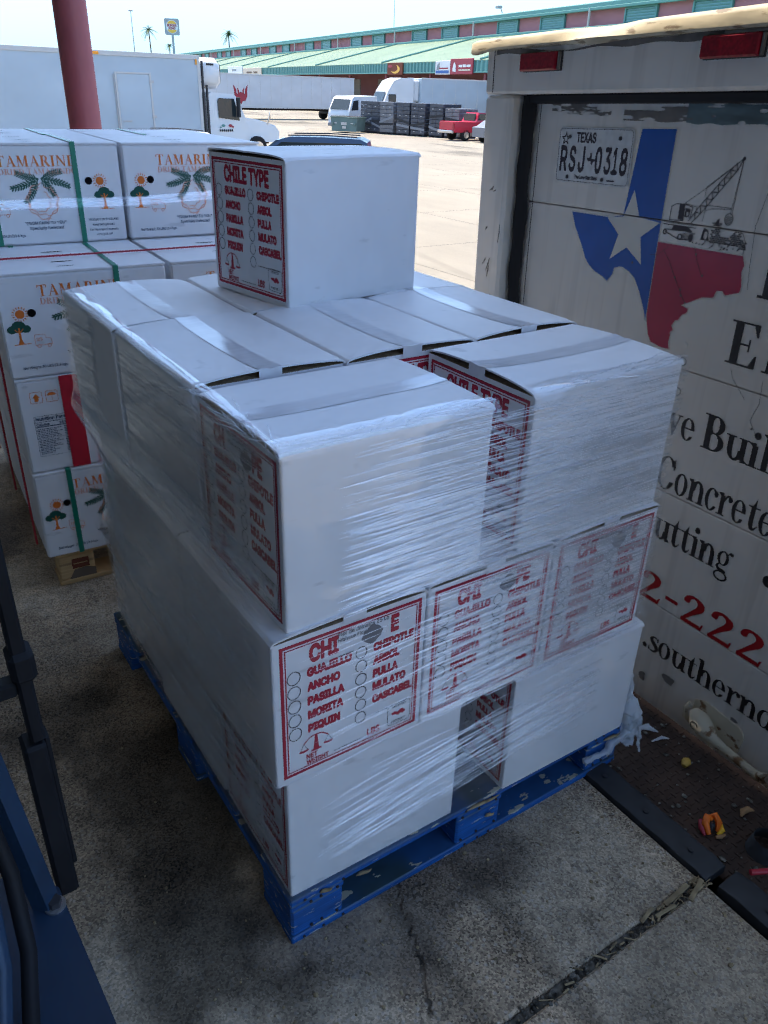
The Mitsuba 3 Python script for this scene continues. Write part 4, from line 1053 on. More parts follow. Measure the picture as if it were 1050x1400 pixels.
# licence plate
PR = .031 - .027
pe, pu = TE * math.cos(PR) + TU * math.sin(PR), TU * math.cos(PR) - TE * math.sin(PR)
pc = tw(0, 1.4809)
lp = obj('license_plate', extr(sbox(-.1525, -.076, .1525, .076).buffer(-.014).buffer(.014, 8), pc, pe, pu, .0015, .0035), 'plate_white', truck, label='white state license plate')
def pl(g, m, off=.0045, nm='plate_print'): obj(nm, flat(g, pc, pe, pu, off), m, lp)
dig = {}
def num(t, x, y, h, w): return MV(text(t, h, w=w, bold=.012), x, y)
pk = [MV(text('TEXAS', .0255, w=.082, bold=.025), -.075, .036)]
for ch, x, w in (('R', -.138, .033), ('S', -.098, .030), ('J', -.058, .028), ('0', .012, .029), ('3', .050, .028), ('1', .083, .020), ('8', .111, .030)):
    pk.append(num(ch, x, -.043, .066, w * .93))
pk.append(sbox(.079, -.043, .105, -.036))
pk.append(MV(text('The Lone Star State', .0095, w=.096, bold=.03), -.068, -.064))
pk.append(aff.translate(aff.scale(unary_union([bp, rp]), .055, .055, origin=(.25, 1.27)), -.25 - .006, -1.27 - .008))
pk.append(frame2(-.149, -.0725, .149, .0725, .0012, .012))
s5 = Polygon([(math.cos(math.pi / 2 + k * math.pi / 5) * (.021 if k % 2 == 0 else .0085) - .121, math.sin(math.pi / 2 + k * math.pi / 5) * (.021 if k % 2 == 0 else .0085) + .044) for k in range(10)])
pk.append(s5.difference(s5.buffer(-.0028)))
pk.append(lines([[(.068, -.0625), (.098, -.0625)]], .004))
pl(unary_union([g.buffer(.00005) for g in pk]), 'dark_ink')
for a, b in ((-.104, .050), (.102, .050), (-.099, -.061), (.049, -.061)):
    m2 = trimesh.creation.cylinder(.0055, .003, sections=12); v = np.asarray(m2.vertices)
    obj('screw', (pc + (v[:, :1] + a) * pe + (v[:, 1:2] + b) * pu + (v[:, 2:] + .005) * TN, m2.faces[:, ::-1]), 'dark_steel', lp)
# latches at the foot of the door
def latch(s0):
    k = obj('latch', extr(MV(Polygon([(0, .03), (.03, .045), (.15, .035), (.165, .02), (.16, -.05), (0, -.05)]).buffer(.006), s0, -.05), TO, TE, TU, .001, .006), 'old_latch', truck, label='rust stained cream latch at the foot of the door')
    def tb(pts, r, nm='lever', sides=10, m='old_latch'):
        P = np.array([tw(s0 + a, -.05 + b, c) for a, b, c in pts]); obj(nm, tube(P, r, sides), m, k, smooth=60)
    tb([(.015, .008, .02), (.04, .0, .035), (.07, -.012, .04), (.10, -.03, .036), (.14, -.038, .03), (.20, -.046, .026), (.26, -.052, .024)], [.020, .033, .030, .019, .014, .013, .013])
    tb([(.10, -.028, .036), (.105, -.05, .045), (.10, -.072, .05), (.085, -.078, .048)], [.012, .011, .010, .006], 'hook')
    tb([(-.012, .02, .012), (-.018, .0, .025), (-.012, -.025, .028), (.0, -.04, .02)], [.008, .009, .009, .006], 'hook')
    tb([(.252, -.045, .024), (.268, -.03, .03), (.275, -.058, .034), (.26, -.075, .028), (.245, -.07, .024)], [.012, .014, .015, .012, .007], 'hook')
    m2 = trimesh.creation.cylinder(.015, .006, sections=20); v = np.asarray(m2.vertices); o = tw(s0 + .048, -.05 - .002, .063)
    obj('pivot', (o + v[:, :1] * TE + v[:, 1:2] * TU + v[:, 2:] * TN, m2.faces[:, ::-1]), 'old_latch', k, smooth=40)
    ob = tw(s0 + .048, -.052, .0662); obj('pivot_ring', flat(bowl(0, 0, .013, .013, .0022, .0022), ob, TE, TU, .0008), 'black', k)
latch(.735); latch(1.06)

# litter between dock and truck
def scrap(name, label, cat, loc, parts):
    k = thing(name, label, cat)
    for nm, pts, r, m in parts:
        obj(nm, tube(np.array(pts, float) + loc, r, 8), m, k, smooth=60)
    return k
zp = -.018
scrap('orange_peel', 'crumpled orange and yellow peel lying on the rusty dock plate', 'litter', (1.045, -.300, zp), [
    ('peel_strip', [(-.022, -.006, .008), (-.018, .012, .026), (-.002, .02, .034), (.008, .012, .028)], [.006, .010, .010, .005], 'orange_peel'),
    ('peel_strip', [(.004, -.012, .008), (.016, -.004, .026), (.02, .012, .033), (.012, .022, .024)], [.005, .009, .010, .005], 'orange_peel'),
    ('peel_strip', [(-.002, -.018, .006), (.012, -.02, .016), (.022, -.008, .02)], [.004, .007, .003], 'yellow_peel'),
    ('peel_strip', [(-.03, .0, .004), (-.028, .014, .016), (-.016, .026, .022), (-.004, .03, .012)], [.004, .008, .007, .004], 'sign_red'),
    ('peel_strip', [(-.006, .004, .004), (.002, .006, .018), (.010, .0, .012)], [.008, .010, .006], 'vehicle_black'),
    ('peel_strip', [(-.012, -.02, .005), (.0, -.026, .006), (.016, -.028, .005)], [.004, .006, .003], 'dry_leaf')])
scrap('yellow_lump', 'small dirty yellow lump on the dock plate near the latch', 'litter', (1.175, -.118, zp), [('lump', [(-.014, -.004, .010), (.0, .0, .014), (.014, .004, .010)], [.007, .014, .008], 'yellow_peel_dirty')])
scrap('dry_leaf', 'curled brown dry leaf on the dock plate at the right edge', 'litter', (1.168, -.315, zp), [('blade', [(-.022, .0, .006), (-.006, .006, .010), (.01, .002, .012), (.024, -.006, .006)], [.002, .009, .008, .002], 'dry_leaf')])
scrap('film_scrap', 'torn scraps of white film lying by the truck behind the pallet corner', 'litter', (1.18, .02, zp), [
    ('shred', [(-.03, .02, .02), (-.015, .01, .03), (.0, .0, .028), (.025, -.015, .012)], [.003, .007, .008, .002], 'film_milky'), ('shred', [(-.02, -.03, .01), (.01, -.04, .018), (.03, -.05, .012)], [.002, .005, .002], 'film_milky'), ('shred', [(.0, .03, .006), (.02, .02, .012), (.035, .025, .005)], [.002, .006, .002], 'film_milky')])
cup = thing('rubber_cup', 'dark rubber ring standing on the dock plate at the right edge of the picture', 'ring')
a = np.linspace(0, 2 * np.pi, 33)
obj('ring', (lambda P, Q: (np.vstack([P, Q]), np.array([[i, i + 1, 33 + i + 1, 33 + i] for i in range(32)])))(np.column_stack([1.105 + .045 * np.cos(a), -.410 + .045 * np.sin(a), np.full(33, zp)]), np.column_stack([1.105 + .034 * np.cos(a), -.410 + .034 * np.sin(a), np.full(33, zp + .045)])), 'rubber', cup, smooth=60)
rb = thing('red_bar', 'thin red bar lying across the rubber strip at the right edge of the picture', 'bar')
obj('bar', tube([(.985, -.442, .022), (1.03, -.462, .018), (1.10, -.50, .0)], .007, 8), 'red_strap', rb, smooth=60)
r4 = random.Random(31); mb = MB()
for k in range(130):
    x, y = r4.uniform(.98, 1.29), r4.uniform(-.5, .3)
    s = abs(r4.gauss(0, .0022)) + .0012
    m2 = trimesh.creation.icosahedron(); mb.add(np.asarray(m2.vertices) * s * (r4.uniform(.6, 1.6), r4.uniform(.6, 1.6), .5) + (x, y, zp + s * .3), m2.faces)
obj('dirt_crumbs', mb.out(), 'joint_dirt', label='dark crumbs of dirt on the dock plate under the truck door', cat='dirt', kind='stuff')

# ---------------------------------------------------------------- fruit cartons on the raw wood pallet
FY = -.056
FX, FYv = np.array([math.cos(FY), math.sin(FY), 0]), np.array([-math.sin(FY), math.cos(FY), 0])
FO = np.array([-.102, 1.649, 0])
FW, FH, FD = .526, .328, .450
def fw(a, b, z): return FO + FX * a + FYv * b + Z3 * z
def frond(n, L, w):
    g = [lines([[(0, 0), (L * .5, L * .06), (L, 0)]], w * .25)]
    for k in range(n):
        x = L * (.12 + .85 * k / n); l = w * (1.2 - .6 * abs(k / n - .4))
        for s in (-1, 1):
            g.append(aff.translate(aff.rotate(ell(l * .5, 0, l * .5, L * .026), s * 48, origin=(0, 0)), x, L * .05 * math.sin(math.pi * k / n)))
    return unary_union(g)
def tree2(cx, cy, s):
    cr_ = unary_union([ell(cx - .5 * s, cy + .62 * s, .36 * s, .30 * s), ell(cx + .5 * s, cy + .62 * s, .36 * s, .30 * s), ell(cx, cy + .86 * s, .5 * s, .40 * s), ell(cx, cy + .6 * s, .5 * s, .25 * s)])
    tr = unary_union([Polygon([(cx - .22 * s, cy - .55 * s), (cx + .22 * s, cy - .55 * s), (cx + .08 * s, cy - .2 * s), (cx + .06 * s, cy + .75 * s), (cx - .06 * s, cy + .75 * s), (cx - .08 * s, cy - .2 * s)]), lines([[(cx, cy + .3 * s), (cx - .32 * s, cy + .62 * s)], [(cx, cy + .3 * s), (cx + .3 * s, cy + .66 * s)]], .07 * s), lines([[(cx - .5 * s, cy - .56 * s), (cx + .75 * s, cy - .54 * s)]], .05 * s)])
    return cr_.difference(tr), tr
def sun2(cx, cy, r):
    return unary_union([Point(cx, cy).buffer(r)] + [lines([[(cx + 1.25 * r * math.cos(t), cy + 1.25 * r * math.sin(t)), (cx + 1.75 * r * math.cos(t), cy + 1.75 * r * math.sin(t))]], .2 * r) for t in np.linspace(0, 2 * np.pi, 17)[:-1]])
def fruit_print():
    W, H = FW, FH
    G = {'orange_ink': [], 'pale_orange_ink': [], 'green_ink': [], 'navy_ink': [], 'hole_black': []}
    cx = W * .47
    G['orange_ink'].append(MV(serif('TAMARIND', .034, w=.255, gap=.06), cx - .128, H * .765))
    G['pale_orange_ink'].append(MV(serif('DRIED TAMARINDO', .0185, w=.250, gap=.05), cx - .125, H * .690))
    for a, s in ((198, 1.0), (-18, 1.0), (236, .95), (-56, .7), (164, .75), (16, .75)):
        G['green_ink'].append(aff.translate(aff.rotate(frond(9, .100 * s, .0140), a, origin=(0, 0)), cx + .004 * (1 if abs(a) < 90 else -1), H * .650))
    for k, (r0, a0, a1, dx) in enumerate(((.046, 95, 280, .0), (.062, 100, 275, .012), (.050, -80, 80, .0), (.036, -100, 60, -.01), (.066, -70, 45, -.018))):
        th = np.radians(np.linspace(a0, a1, 26)); rr = r0 * (1 + .06 * np.sin(th * 9))
        G['pale_orange_ink'].append(LineString(np.column_stack([cx + dx + rr * np.cos(th), H * .43 + rr * .95 * np.sin(th)])).buffer(.0013))
    G['navy_ink'] += [MV(text('"FROM FARM TO YOU"', .0095, w=.135), cx - .068, H * .20), MV(text('Specially Selected', .0095, w=.112), cx - .056, H * .150)]
    for s, o in ((-1, .058), (1, W - .100)):
        x = o
        G['orange_ink'].append(sun2(x if s < 0 else x + .02, H * .615, .0135))
        G['hole_black'].append(Point((x + .034) if s < 0 else x - .018, H * .618).buffer(.0125))
        a, b = tree2(x - .010 if s < 0 else x + .03, H * .40, .040)
        G['green_ink'].append(a); G['orange_ink'].append(b)
    x = .088
    G['pale_orange_ink'].append(lines([[(x, H * .31), (x, H * .41), (x + .03, H * .41), (x + .034, H * .375), (x + .048, H * .365), (x + .05, H * .31), (x, H * .31)]], .0015))
    G['pale_orange_ink'] += [bowl(x + .010, H * .30, .006, .006, .002, .002), bowl(x + .040, H * .30, .006, .006, .002, .002), MV(text('10%', .010, w=.018), x + .005, H * .35)]
    G['navy_ink'].append(MV(text('Net Weight: 30 LBS/13.6 kgs.', .0085, w=.135), .040, H * .085))
    for k, t in enumerate(('PRODUCT OF THAILAND', 'Keep Refrigerated', 'For Maximum Freshness', '+2\u00b0C / 35.6\u00b0F')):
        G['navy_ink'].append(MV(text(t, .0072, w=(.105, .075, .10, .055)[k]), W - .135 + (.0, .012, .0, .022)[k], H * (.215 - .052 * k)))
    return {k: unary_union(v) for k, v in G.items()}
FP = fruit_print()
def side_print():
    W, H = FW, FH
    na = []; og = []
    for k in range(3):
        x = .036 + .048 * k
        og.append(frame2(x, H * .735, x + .038, H * .735 + .038, .0014, .005))
    a = .036
    og += [Polygon([(a + .019, H * .735 + .032), (a + .007, H * .735 + .018), (a + .013, H * .735 + .018), (a + .013, H * .735 + .006), (a + .025, H * .735 + .006), (a + .025, H * .735 + .018), (a + .031, H * .735 + .018)]),
           ell(a + .067, H * .735 + .022, .014, .010).intersection(sbox(a + .05, H * .735 + .022, a + .09, H * .9)), lines([[(a + .067, H * .735 + .024), (a + .067, H * .735 + .006)]], .0015), Polygon([(a + .106, H * .735 + .03), (a + .124, H * .735 + .03), (a + .118, H * .735 + .016), (a + .112, H * .735 + .016)])]
    x0, x1, y0, y1 = .036, .138, H * .17, H * .60
    na += [frame2(x0, y0, x1, y1, .0011), MV(text('Nutrition Facts', .010, w=.10, bold=.03), x0 + .005, y1 - .015), sbox(x0, y1 - .022, x1, y1 - .020), sbox(x0 + .002, y1 - .039, x1 - .002, y1 - .036), MV(text('Calories', .0085, w=.04, bold=.03), x0 + .005, y1 - .034), MV(text('240', .0085, w=.02, bold=.03), x1 - .026, y1 - .034)]
    r = random.Random(2); y = y1 - .047; k = 0
    while y > y0 + .006:
        x = x0 + .004; stop = r.uniform(x0 + .045, x1 - .022)
        while x < stop:
            w = r.uniform(.004, .012); na.append(sbox(x, y, min(x + w, stop + .004), y + .0028)); x += w + .002
        na.append(sbox(x1 - .014, y, x1 - .004, y + .0028)); k += 1
        if k == 6: na.append(sbox(x0, y - .004, x1, y - .003)); y -= .005
        y -= .0058
    og += [frame2(.235 + .03 * k, H * .40, .258 + .03 * k, H * .40 + .02, .001) for k in range(2)] + [MV(text('LOT', .016, w=.05), .235, H * .22)]
    return {'orange_ink': unary_union(og), 'navy_ink': unary_union(na)}
FS = side_print()

def fruit_box(label, a, b, z, prnt='front', straps=(), over=True, seed=0, tape=None, w=FW - .006, h=FH - .0035, d=FD - .006):
    key = thing('fruit_carton', label, 'carton', 'white tamarind cartons stacked behind the blue pallet')
    jit = (meshkit.noise(np.array([seed * 3.7, 1, 2.0]), 4) - .5) * .012
    o = fw(a, b + jit, z)
    def bx(lo, hi, r=.004): 
        v, f = cbox(lo, hi, r); return o + v[:, :1] * FX + v[:, 1:2] * FYv + v[:, 2:] * Z3, f
    mb = MB(); mb.add(*bx((0, 0, 0), (w, d, h - .008), .006)); obj('body', mb.out(), 'white_cardboard', key)
    for y0, y1 in ((-.001, d / 2 - .001), (d / 2 + .001, d + .001)):
        mb = MB(); mb.add(*bx((-.001, y0, h - .0072), (w + .001, y1, h), .0025)); obj('top_flap', mb.out(), 'white_cardboard', key)
    mb = MB(); mb.add(*flat(unary_union([ell(w * .43, d * .30, .035, .006), ell(w * .43, d * .13, .030, .003), ell(w * .43, d * .70, .035, .006)]), o + Z3 * h, FX, FYv, .001)); obj('hand_slot', mb.out(), 'hole_black', key)
    pr = FP if prnt == 'front' else FS if prnt == 'side' else {}
    for ink, g in pr.items():
        obj({'hole_black': 'vent_hole'}.get(ink, 'print'), flat(g, o, FX, Z3, .0012), ink, key, kind='stuff')
    for x in straps:
        mb = MB()
        mb.add(*bx((x, -.0045, .0), (x + .017, -.0030, h + .003), .0004)); mb.add(*bx((x, -.003, h + .0016), (x + .017, d, h + .003), .0004))
        obj('strap', mb.out(), 'green_strap', key)
    if tape:
        mb = MB(); mb.add(*bx((tape[0], -.0040, .001), (tape[1], -.0022, h - .001), .0004)); obj('red_tape', mb.out(), 'red_tape', key)
    return key
hz = [.139 + FH * k for k in range(4)]
fruit_box('fruit carton at the front left on the raw wood pallet, green strap down its face', 0, 0, hz[0], 'front', (.105,), seed=1)
fruit_box('fruit carton with nutrition table and wide red tape on its face, second from the floor', .002, .004, hz[1], 'side', (), seed=2, tape=(.132, .190))
fruit_box('fruit carton third from the floor at the front left, under the red strap', -.003, 0, hz[2], 'front', (.352,), seed=3)
fruit_box('fruit carton third from the floor, half hidden behind the single white carton', .535, .004, hz[2], 'front', (.36,), seed=4)
fruit_box('bottom fruit carton behind the far corner of the wrapped load', .535, 0, hz[0], 'front', (.105,), seed=5)
fruit_box('second fruit carton from the floor behind the far corner of the wrapped load', .535, 0, hz[1], 'front', (.105,), seed=6)
fruit_box('top fruit carton at the left with two green straps', -.004, .452, hz[3], 'front', (.082, .360), seed=7)
fruit_box('top fruit carton beside the single white carton, no strap on its face', .528, .452, hz[3], 'front', (), seed=8)
fruit_box('top fruit carton in the rear row at the left, only its top showing', -.004, .906, hz[3], None, (.06, .35), seed=9)
fruit_box('top fruit carton in the rear row behind the single white carton', .528, .906, hz[3], None, (.2,), seed=10)
for k, (nm, z) in enumerate((('bottom', hz[0]), ('second', hz[1]), ('third', hz[2]))):
    fruit_box('%s layer fruit carton in the middle row, only its shaded left side showing' % nm, 0, .452, z, None, (.105,), seed=11 + k)
    fruit_box('%s layer fruit carton in the rear row, only its shaded left side showing' % nm, -.01 - .01 * k, .904, z, None, (.105,), seed=14 + k)
    fruit_box('%s layer fruit carton in the middle row behind the wrapped load' % nm, .532, .454, z, None, (), seed=17 + k)
    fruit_box('%s layer fruit carton in the rear row behind the wrapped load' % nm, .532, .906, z, None, (), seed=20 + k)
# red straps that run round the third layer and down the side
st = thing('red_strapping', 'thin red straps round the third layer of the fruit cartons', 'strap')
mb = MB(); P = [fw(-.006, .20, hz[3] + .004), fw(.55, .20, hz[3] + .004), fw(1.06, .21, hz[3] + .004)]
mb.add(*tube(P, .003, 6)); obj('strap', mb.out(), 'red_strap', st)
for b in (.12, .62, 1.1):
    mb = MB(); mb.add(*tube([fw(-.018, b, hz[0]), fw(-.018, b, hz[1] + .1), fw(-.016, b, hz[2] + .1)], .004, 6)); obj('strap', mb.out(), 'red_strap', st)
bd = thing('film_band', 'milky band of stretch film round the top layer of fruit cartons', 'plastic film')
g = grid(60, 7, lambda u, v: FO + np.outer(-.02 + 1.1 * u, FX) + np.outer(.452 - .010 - .004 * np.sin(v * 9 + u * 3), FYv) + np.outer(hz[3] + .112 + .02 * u + .030 * v + .004 * np.sin(u * 9), Z3))
obj('band', g, 'film_crease_soft', bd, smooth=True)
# raw pallet
rp_ = thing('raw_pallet', 'raw yellow wood pallet with brown stamps under the tamarind cartons', 'pallet')
def fbox(name, lo, hi, m, r=.003):
    v, f = cbox(lo, hi, r); obj(name, (FO + v[:, :1] * FX + v[:, 1:2] * FYv + v[:, 2:] * Z3, f), m, rp_)
for k in range(8): fbox('deck_board', (.025, .02 + k * .165, .118), (1.06, .02 + k * .165 + .13, .137), 'raw_wood')
for x0, x1 in ((.03, .155), (.48, .60), (.93, 1.055)):
    for y0, y1 in ((.022, .14), (.60, .72), (1.18, 1.30)):
        fbox('block', (x0, y0, .020), (x1, y1, .117), 'raw_wood', .005)
for y0 in (.02, .60, 1.20): fbox('bottom_board', (.025, y0, .0005), (1.06, y0 + .11, .0195), 'raw_wood')
obj('stamp', flat(sbox(.075, .060, .135, .100).difference(sbox(.08, .078, .13, .082)), FO + FYv * .022, FX, Z3, .001), 'stamp_brown', rp_)
obj('stamp', flat(Polygon([(.06, .02), (.155, .02), (.155, .05), (.12, .06), (.08, .055)]), FO + FYv * .022, FX, Z3, .001), 'palm_trunk', rp_)

# ---------------------------------------------------------------- pallet stacker at the left edge
jk = thing('pallet_stacker', 'dark blue pallet stacker with a black mast at the left edge of the picture', 'pallet stacker')
def jb(name, lo, hi, m, r=.006, **kw):
    obj(name, cbox(lo, hi, r), m, jk, **kw)
jb('base_housing', (-1.15, -.75, .07), (-.418, -.075, .495), 'jack_blue', .02)
v, f = extr(Polygon([(-1.15, -.76), (-.411, -.76), (-.411, -.30), (-.425, -.03), (-.47, .03), (-1.15, .03)]).buffer(.008), (0, 0, 0), X3, Y3, .4965, .508)
obj('cover_plate', (v, f), 'jack_blue', jk)
jb('mast_post', (-.418, -.002, .45), (-.386, .043, .775), 'jack_black', .005)
jb('mast_post', (-.405, .004, .776), (-.384, .040, 1.9), 'jack_black', .004)
jb('mast_clamp', (-.410, -.004, .890), (-.376, .044, .940), 'jack_black', .010)
jb('added_shade_box', (-1.15, -1.7, .07), (-.66, -.78, 1.25), 'jack_blue', .02)  # unseen box added to keep light off the floor at the left
jb('mast_rail', (-.386, .012, .50), (-.379, .042, .775), 'jack_black', .002)
jb('mast_post', (-1.15, .004, .45), (-1.06, .040, 1.9), 'jack_black', .005)
jb('cross_bar', (-1.059, .008, .865), (-.4055, .036, .890), 'jack_black', .004)
obj('tilt_tube', tube([(-.440, -.045, .50), (-.470, -.045, .86), (-.50, -.05, 1.35)], .020, 4), 'jack_blue', jk)
for x, y in ((-.430, -.058), (-.60, -.06)):
    m2 = trimesh.creation.cylinder(.011, .016, sections=6); m2.apply_translation((x, y, .516)); obj('bolt', m2, 'dark_steel', jk)
    m2 = trimesh.creation.cylinder(.016, .004, sections=16); m2.apply_translation((x, y, .5102)); obj('washer', m2, 'steel', jk, smooth=40)
obj('hose', tube([(-.50, .0, .9), (-.475, -.10, .66), (-.480, -.16, .57), (-.50, -.25, .545), (-.53, -.36, .54), (-.56, -.50, .54)], .011, 12), 'jack_black', jk, smooth=60)
obj('hose', tube([(-.53, .0, .9), (-.505, -.12, .70), (-.515, -.20, .61), (-.54, -.30, .57), (-.58, -.45, .55)], .013, 12), 'jack_blue', jk, smooth=60)
jb('fork_leg', (-.56, .04, .03), (-.40, .30, .10), 'jack_black', .008)
jb('fork_leg', (-1.12, .04, .03), (-.96, .30, .10), 'jack_black', .008)
for x in (-.48, -1.04):
    m2 = trimesh.creation.cylinder(.05, .06, sections=20); m2.apply_transform(trimesh.transformations.rotation_matrix(math.pi / 2, (0, 1, 0))); m2.apply_translation((x, -.5, .05)); obj('wheel', m2, 'tyre', jk, smooth=40)

# ---------------------------------------------------------------- the building across the yard
BA = math.radians(9.5)
BD, BO = np.array([math.sin(BA), math.cos(BA), 0]), np.array([math.cos(BA), -math.sin(BA), 0])   # along the front; away from us
BP = np.array([57.4, 68.3, -.70])
BS = 1.43    # the building was first drawn at 1 : 1.43
def bw(t, d, z): return BP + (BD * t + BO * d + Z3 * z) * BS
def bbox(lo, hi, r=.02):   # (t, d, z)
    v, f = cbox(lo, hi, r)
    return BP + (v[:, :1] * BD + v[:, 1:2] * BO + v[:, 2:] * Z3) * BS, f[:, ::-1]
bld = thing('warehouse', 'long maroon warehouse with a sloping pale green dock roof across the yard', 'building')
def bpart(name, boxes, m, parent=bld, **kw):
    mb = MB()
    for b in boxes: mb.add(*bbox(*b))
    return obj(name, mb.out(), m, parent, **kw)
T0, T1 = -30, 215
bpart('lower_wall', [((T0, 9.6, YZ), (T1, 9.9, 6.0))], 'maroon_block')
bpart('upper_wall', [((T0, 9.9, 5.6), (T1, 30, 7.45))], 'maroon_block')
bpart('roof_trim', [((T0 - .3, 9.55, 7.40), (T1 + .3, 30.3, 7.72), .05)], 'teal_metal')
bpart('roof_gutter', [((T0 - .3, 9.40, 7.22), (T1 + .3, 9.56, 7.42), .03)], 'teal_metal')
bpart('ledge', [((T0, 9.2, 6.02), (T1, 9.88, 6.22), .03)], 'teal_metal')
# sloping roof in sheets between seams
tt = np.arange(T0 + 13.7, T1, 17.0)
tt = [T0] + list(tt) + [T1]
for a, b in zip(tt[:-1], tt[1:]):
    V = np.array([bw(a, 0, 3.74), bw(b, 0, 3.74), bw(b, 9.4, 6.08), bw(a, 9.4, 6.08), bw(a, 0, 3.66), bw(b, 0, 3.66), bw(b, 9.4, 6.0), bw(a, 9.4, 6.0)])
    obj('roof_sheet', (V, np.array([[3, 2, 1, 0], [4, 5, 6, 7], [0, 1, 5, 4], [2, 3, 7, 6], [1, 2, 6, 5], [3, 0, 4, 7]])), 'green_roof', bld)
    if a > T0:
        obj('roof_seam', tube([bw(a, .0, 3.80), bw(a, 9.4, 6.14)], .11, 6), 'teal_metal', bld)
        obj('downspout', tube([bw(a + 1, 9.45, 6.25), bw(a + 1, 9.45, 7.4)], .14, 6), 'pale_door', bld)
# ribbed fascia
n = 1
mb = MB()
ts = np.arange(T0, T1, .30)
zz = []
for i, t in enumerate(ts):
    ph = i % 2; zz.append((t, -.05 if ph else .05)); zz.append((t + .22, -.05 if ph else .05))
V = np.array([bw(t, d, z) for t, d in zz for z in (3.02, 3.72)])
F = [[2 * i, 2 * i + 2, 2 * i + 3, 2 * i + 1] for i in range(len(zz) - 1)]
obj('fascia', (V, np.array(F)), 'teal_metal', bld, kind='stuff')
bpart('fascia_edge', [((T0, -.08, 2.94), (T1, .10, 3.02), .01)], 'teal_metal')
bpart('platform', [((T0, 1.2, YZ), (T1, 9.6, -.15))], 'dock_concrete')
for a in np.arange(T0 + 5.2, 130, 8.5):
    obj('roof_post', tube([bw(a, .5, YZ), bw(a, .5, 3.0)], .16, 10), 'maroon_paint', bld, smooth=40)
for k, a in enumerate(np.arange(T0 + 9, 130, 8.5)):
    dr_ = bpart('dock_door', [((a - 1.6, 9.52, -.1), (a + 1.6, 9.598, 2.8), .02)], 'pale_door')
    bpart('door_rib', [((a - 1.58, 9.50, -.1 + .58 * q), (a + 1.58, 9.519, -.06 + .58 * q), .004) for q in range(1, 5)], 'panel_trim', dr_)
for a in tt[1:-1]:
    for o in (6.1, 12.7):
        if a + o > T1 - 2: continue
        w_ = bpart('upper_window', [((a + o - 1.5, 9.80, 6.28), (a + o + 1.5, 9.898, 7.12), .02)], 'teal_glass')
        bpart('frame', [((a + o - 1.66, 9.70, 6.24), (a + o - 1.5, 9.899, 7.22), .02), ((a + o + 1.5, 9.70, 6.24), (a + o + 1.66, 9.899, 7.22), .02), ((a + o - 1.5, 9.70, 7.12), (a + o + 1.5, 9.899, 7.24), .02)], 'teal_metal', w_)
        bpart('slat', [((a + o - 1.5, 9.74, 6.34 + .16 * q), (a + o + 1.5, 9.799, 6.40 + .16 * q), .01) for q in range(5)], 'teal_metal', w_, kind='stuff')
# boards fixed to the fascia (their small print cannot be read from here)
def board(label, t0, t1, z0, z1, base, marks, cat='sign'):
    k = thing('fascia_sign', label, cat)
    mb = MB(); mb.add(*bbox((t0, -.20, z0), (t1, -.09, z1), .02)); obj('panel', mb.out(), base, k)
    by = {}
    for g, m in marks: by.setdefault(m, []).append(g)
    o = bw(t1, -.205, z0)
    for m, gs in by.items():
        obj('print', flat(aff.scale(unary_union(gs), (t1 - t0) * BS, (z1 - z0) * BS, origin=(0, 0)), o, -BD, Z3, .02), m, k, kind='stuff')
board('small brown and yellow picture banner hung on the green fascia', 13.0, 16.0, 2.85, 3.75, 'stamp_brown', [(ell(.55, .45, .3, .35).difference(ell(.45, .55, .25, .3)), 'sign_yellow'), (ell(.2, .7, .15, .12), 'sign_red')])
board('white and blue sign on the green fascia left of the maroon one', 4.75, 7.1, 2.85, 3.75, 'vehicle_white', [(sbox(.05, .08, .95, .3), 'sign_blue'), (sbox(.3, .4, .9, .5), 'sign_red'), (Polygon([(.1, .35), (.3, .35), (.3, .9), (.15, .7)]), 'vehicle_grey')])
board('maroon sign with white lettering on the green fascia', 1.4, 4.7, 2.85, 3.85, 'sign_red', [(Polygon([(.12, .2), (.28, .15), (.26, .6), (.2, .8), (.14, .6)]), 'vehicle_white'), (sbox(.40, .45, .55, .6), 'vehicle_white'), (sbox(.58, .45, .72, .62), 'vehicle_white'), (sbox(.75, .45, .93, .6), 'vehicle_white'), (sbox(.4, .22, .93, .32), 'sign_beige')])
board('white square sign on the fascia above the white trailer', 62.8, 70.4, 2.75, 4.0, 'vehicle_white', [(sbox(.3, .55, .6, .75), 'vehicle_grey')])
board('beige sign on the fascia beside the white square one', 54.0, 62.4, 2.75, 3.75, 'sign_beige', [(sbox(.2, .4, .5, .6), 'palm_trunk'), (sbox(.6, .4, .8, .6), 'palm_trunk')])

# ---------------------------------------------------------------- vehicles
def lf(o, yaw):
    c, s = math.cos(yaw), math.sin(yaw)
    ex, ey = np.array([c, s, 0]), np.array([-s, c, 0]); o = np.asarray(o, float)
    return lambda vf: (o + np.asarray(vf[0])[:, :1] * ex + np.asarray(vf[0])[:, 1:2] * ey + np.asarray(vf[0])[:, 2:] * Z3, vf[1])
def wheel(parent, L, x, y, r, w, side):
    m2 = trimesh.creation.revolve(np.array([[.0, -w / 2], [r * .62, -w / 2], [r * .9, -w / 2], [r, -w * .35], [r, w * .35], [r * .9, w / 2], [r * .62, w / 2], [0, w / 2]]), sections=24)
    rot = trimesh.transformations.rotation_matrix(math.pi / 2, (1, 0, 0))
    m2.apply_transform(rot); m2.apply_translation((x, y, r))
    k = obj('wheel', L((np.asarray(m2.vertices), m2.faces)), 'tyre', parent, smooth=40)
    m3 = trimesh.creation.cylinder(r * .55, .03, sections=20); m3.apply_transform(rot); m3.apply_translation((x, y + side * (w / 2 + .01), r))
    obj('rim', L((np.asarray(m3.vertices), m3.faces)), 'chrome', k, smooth=40)
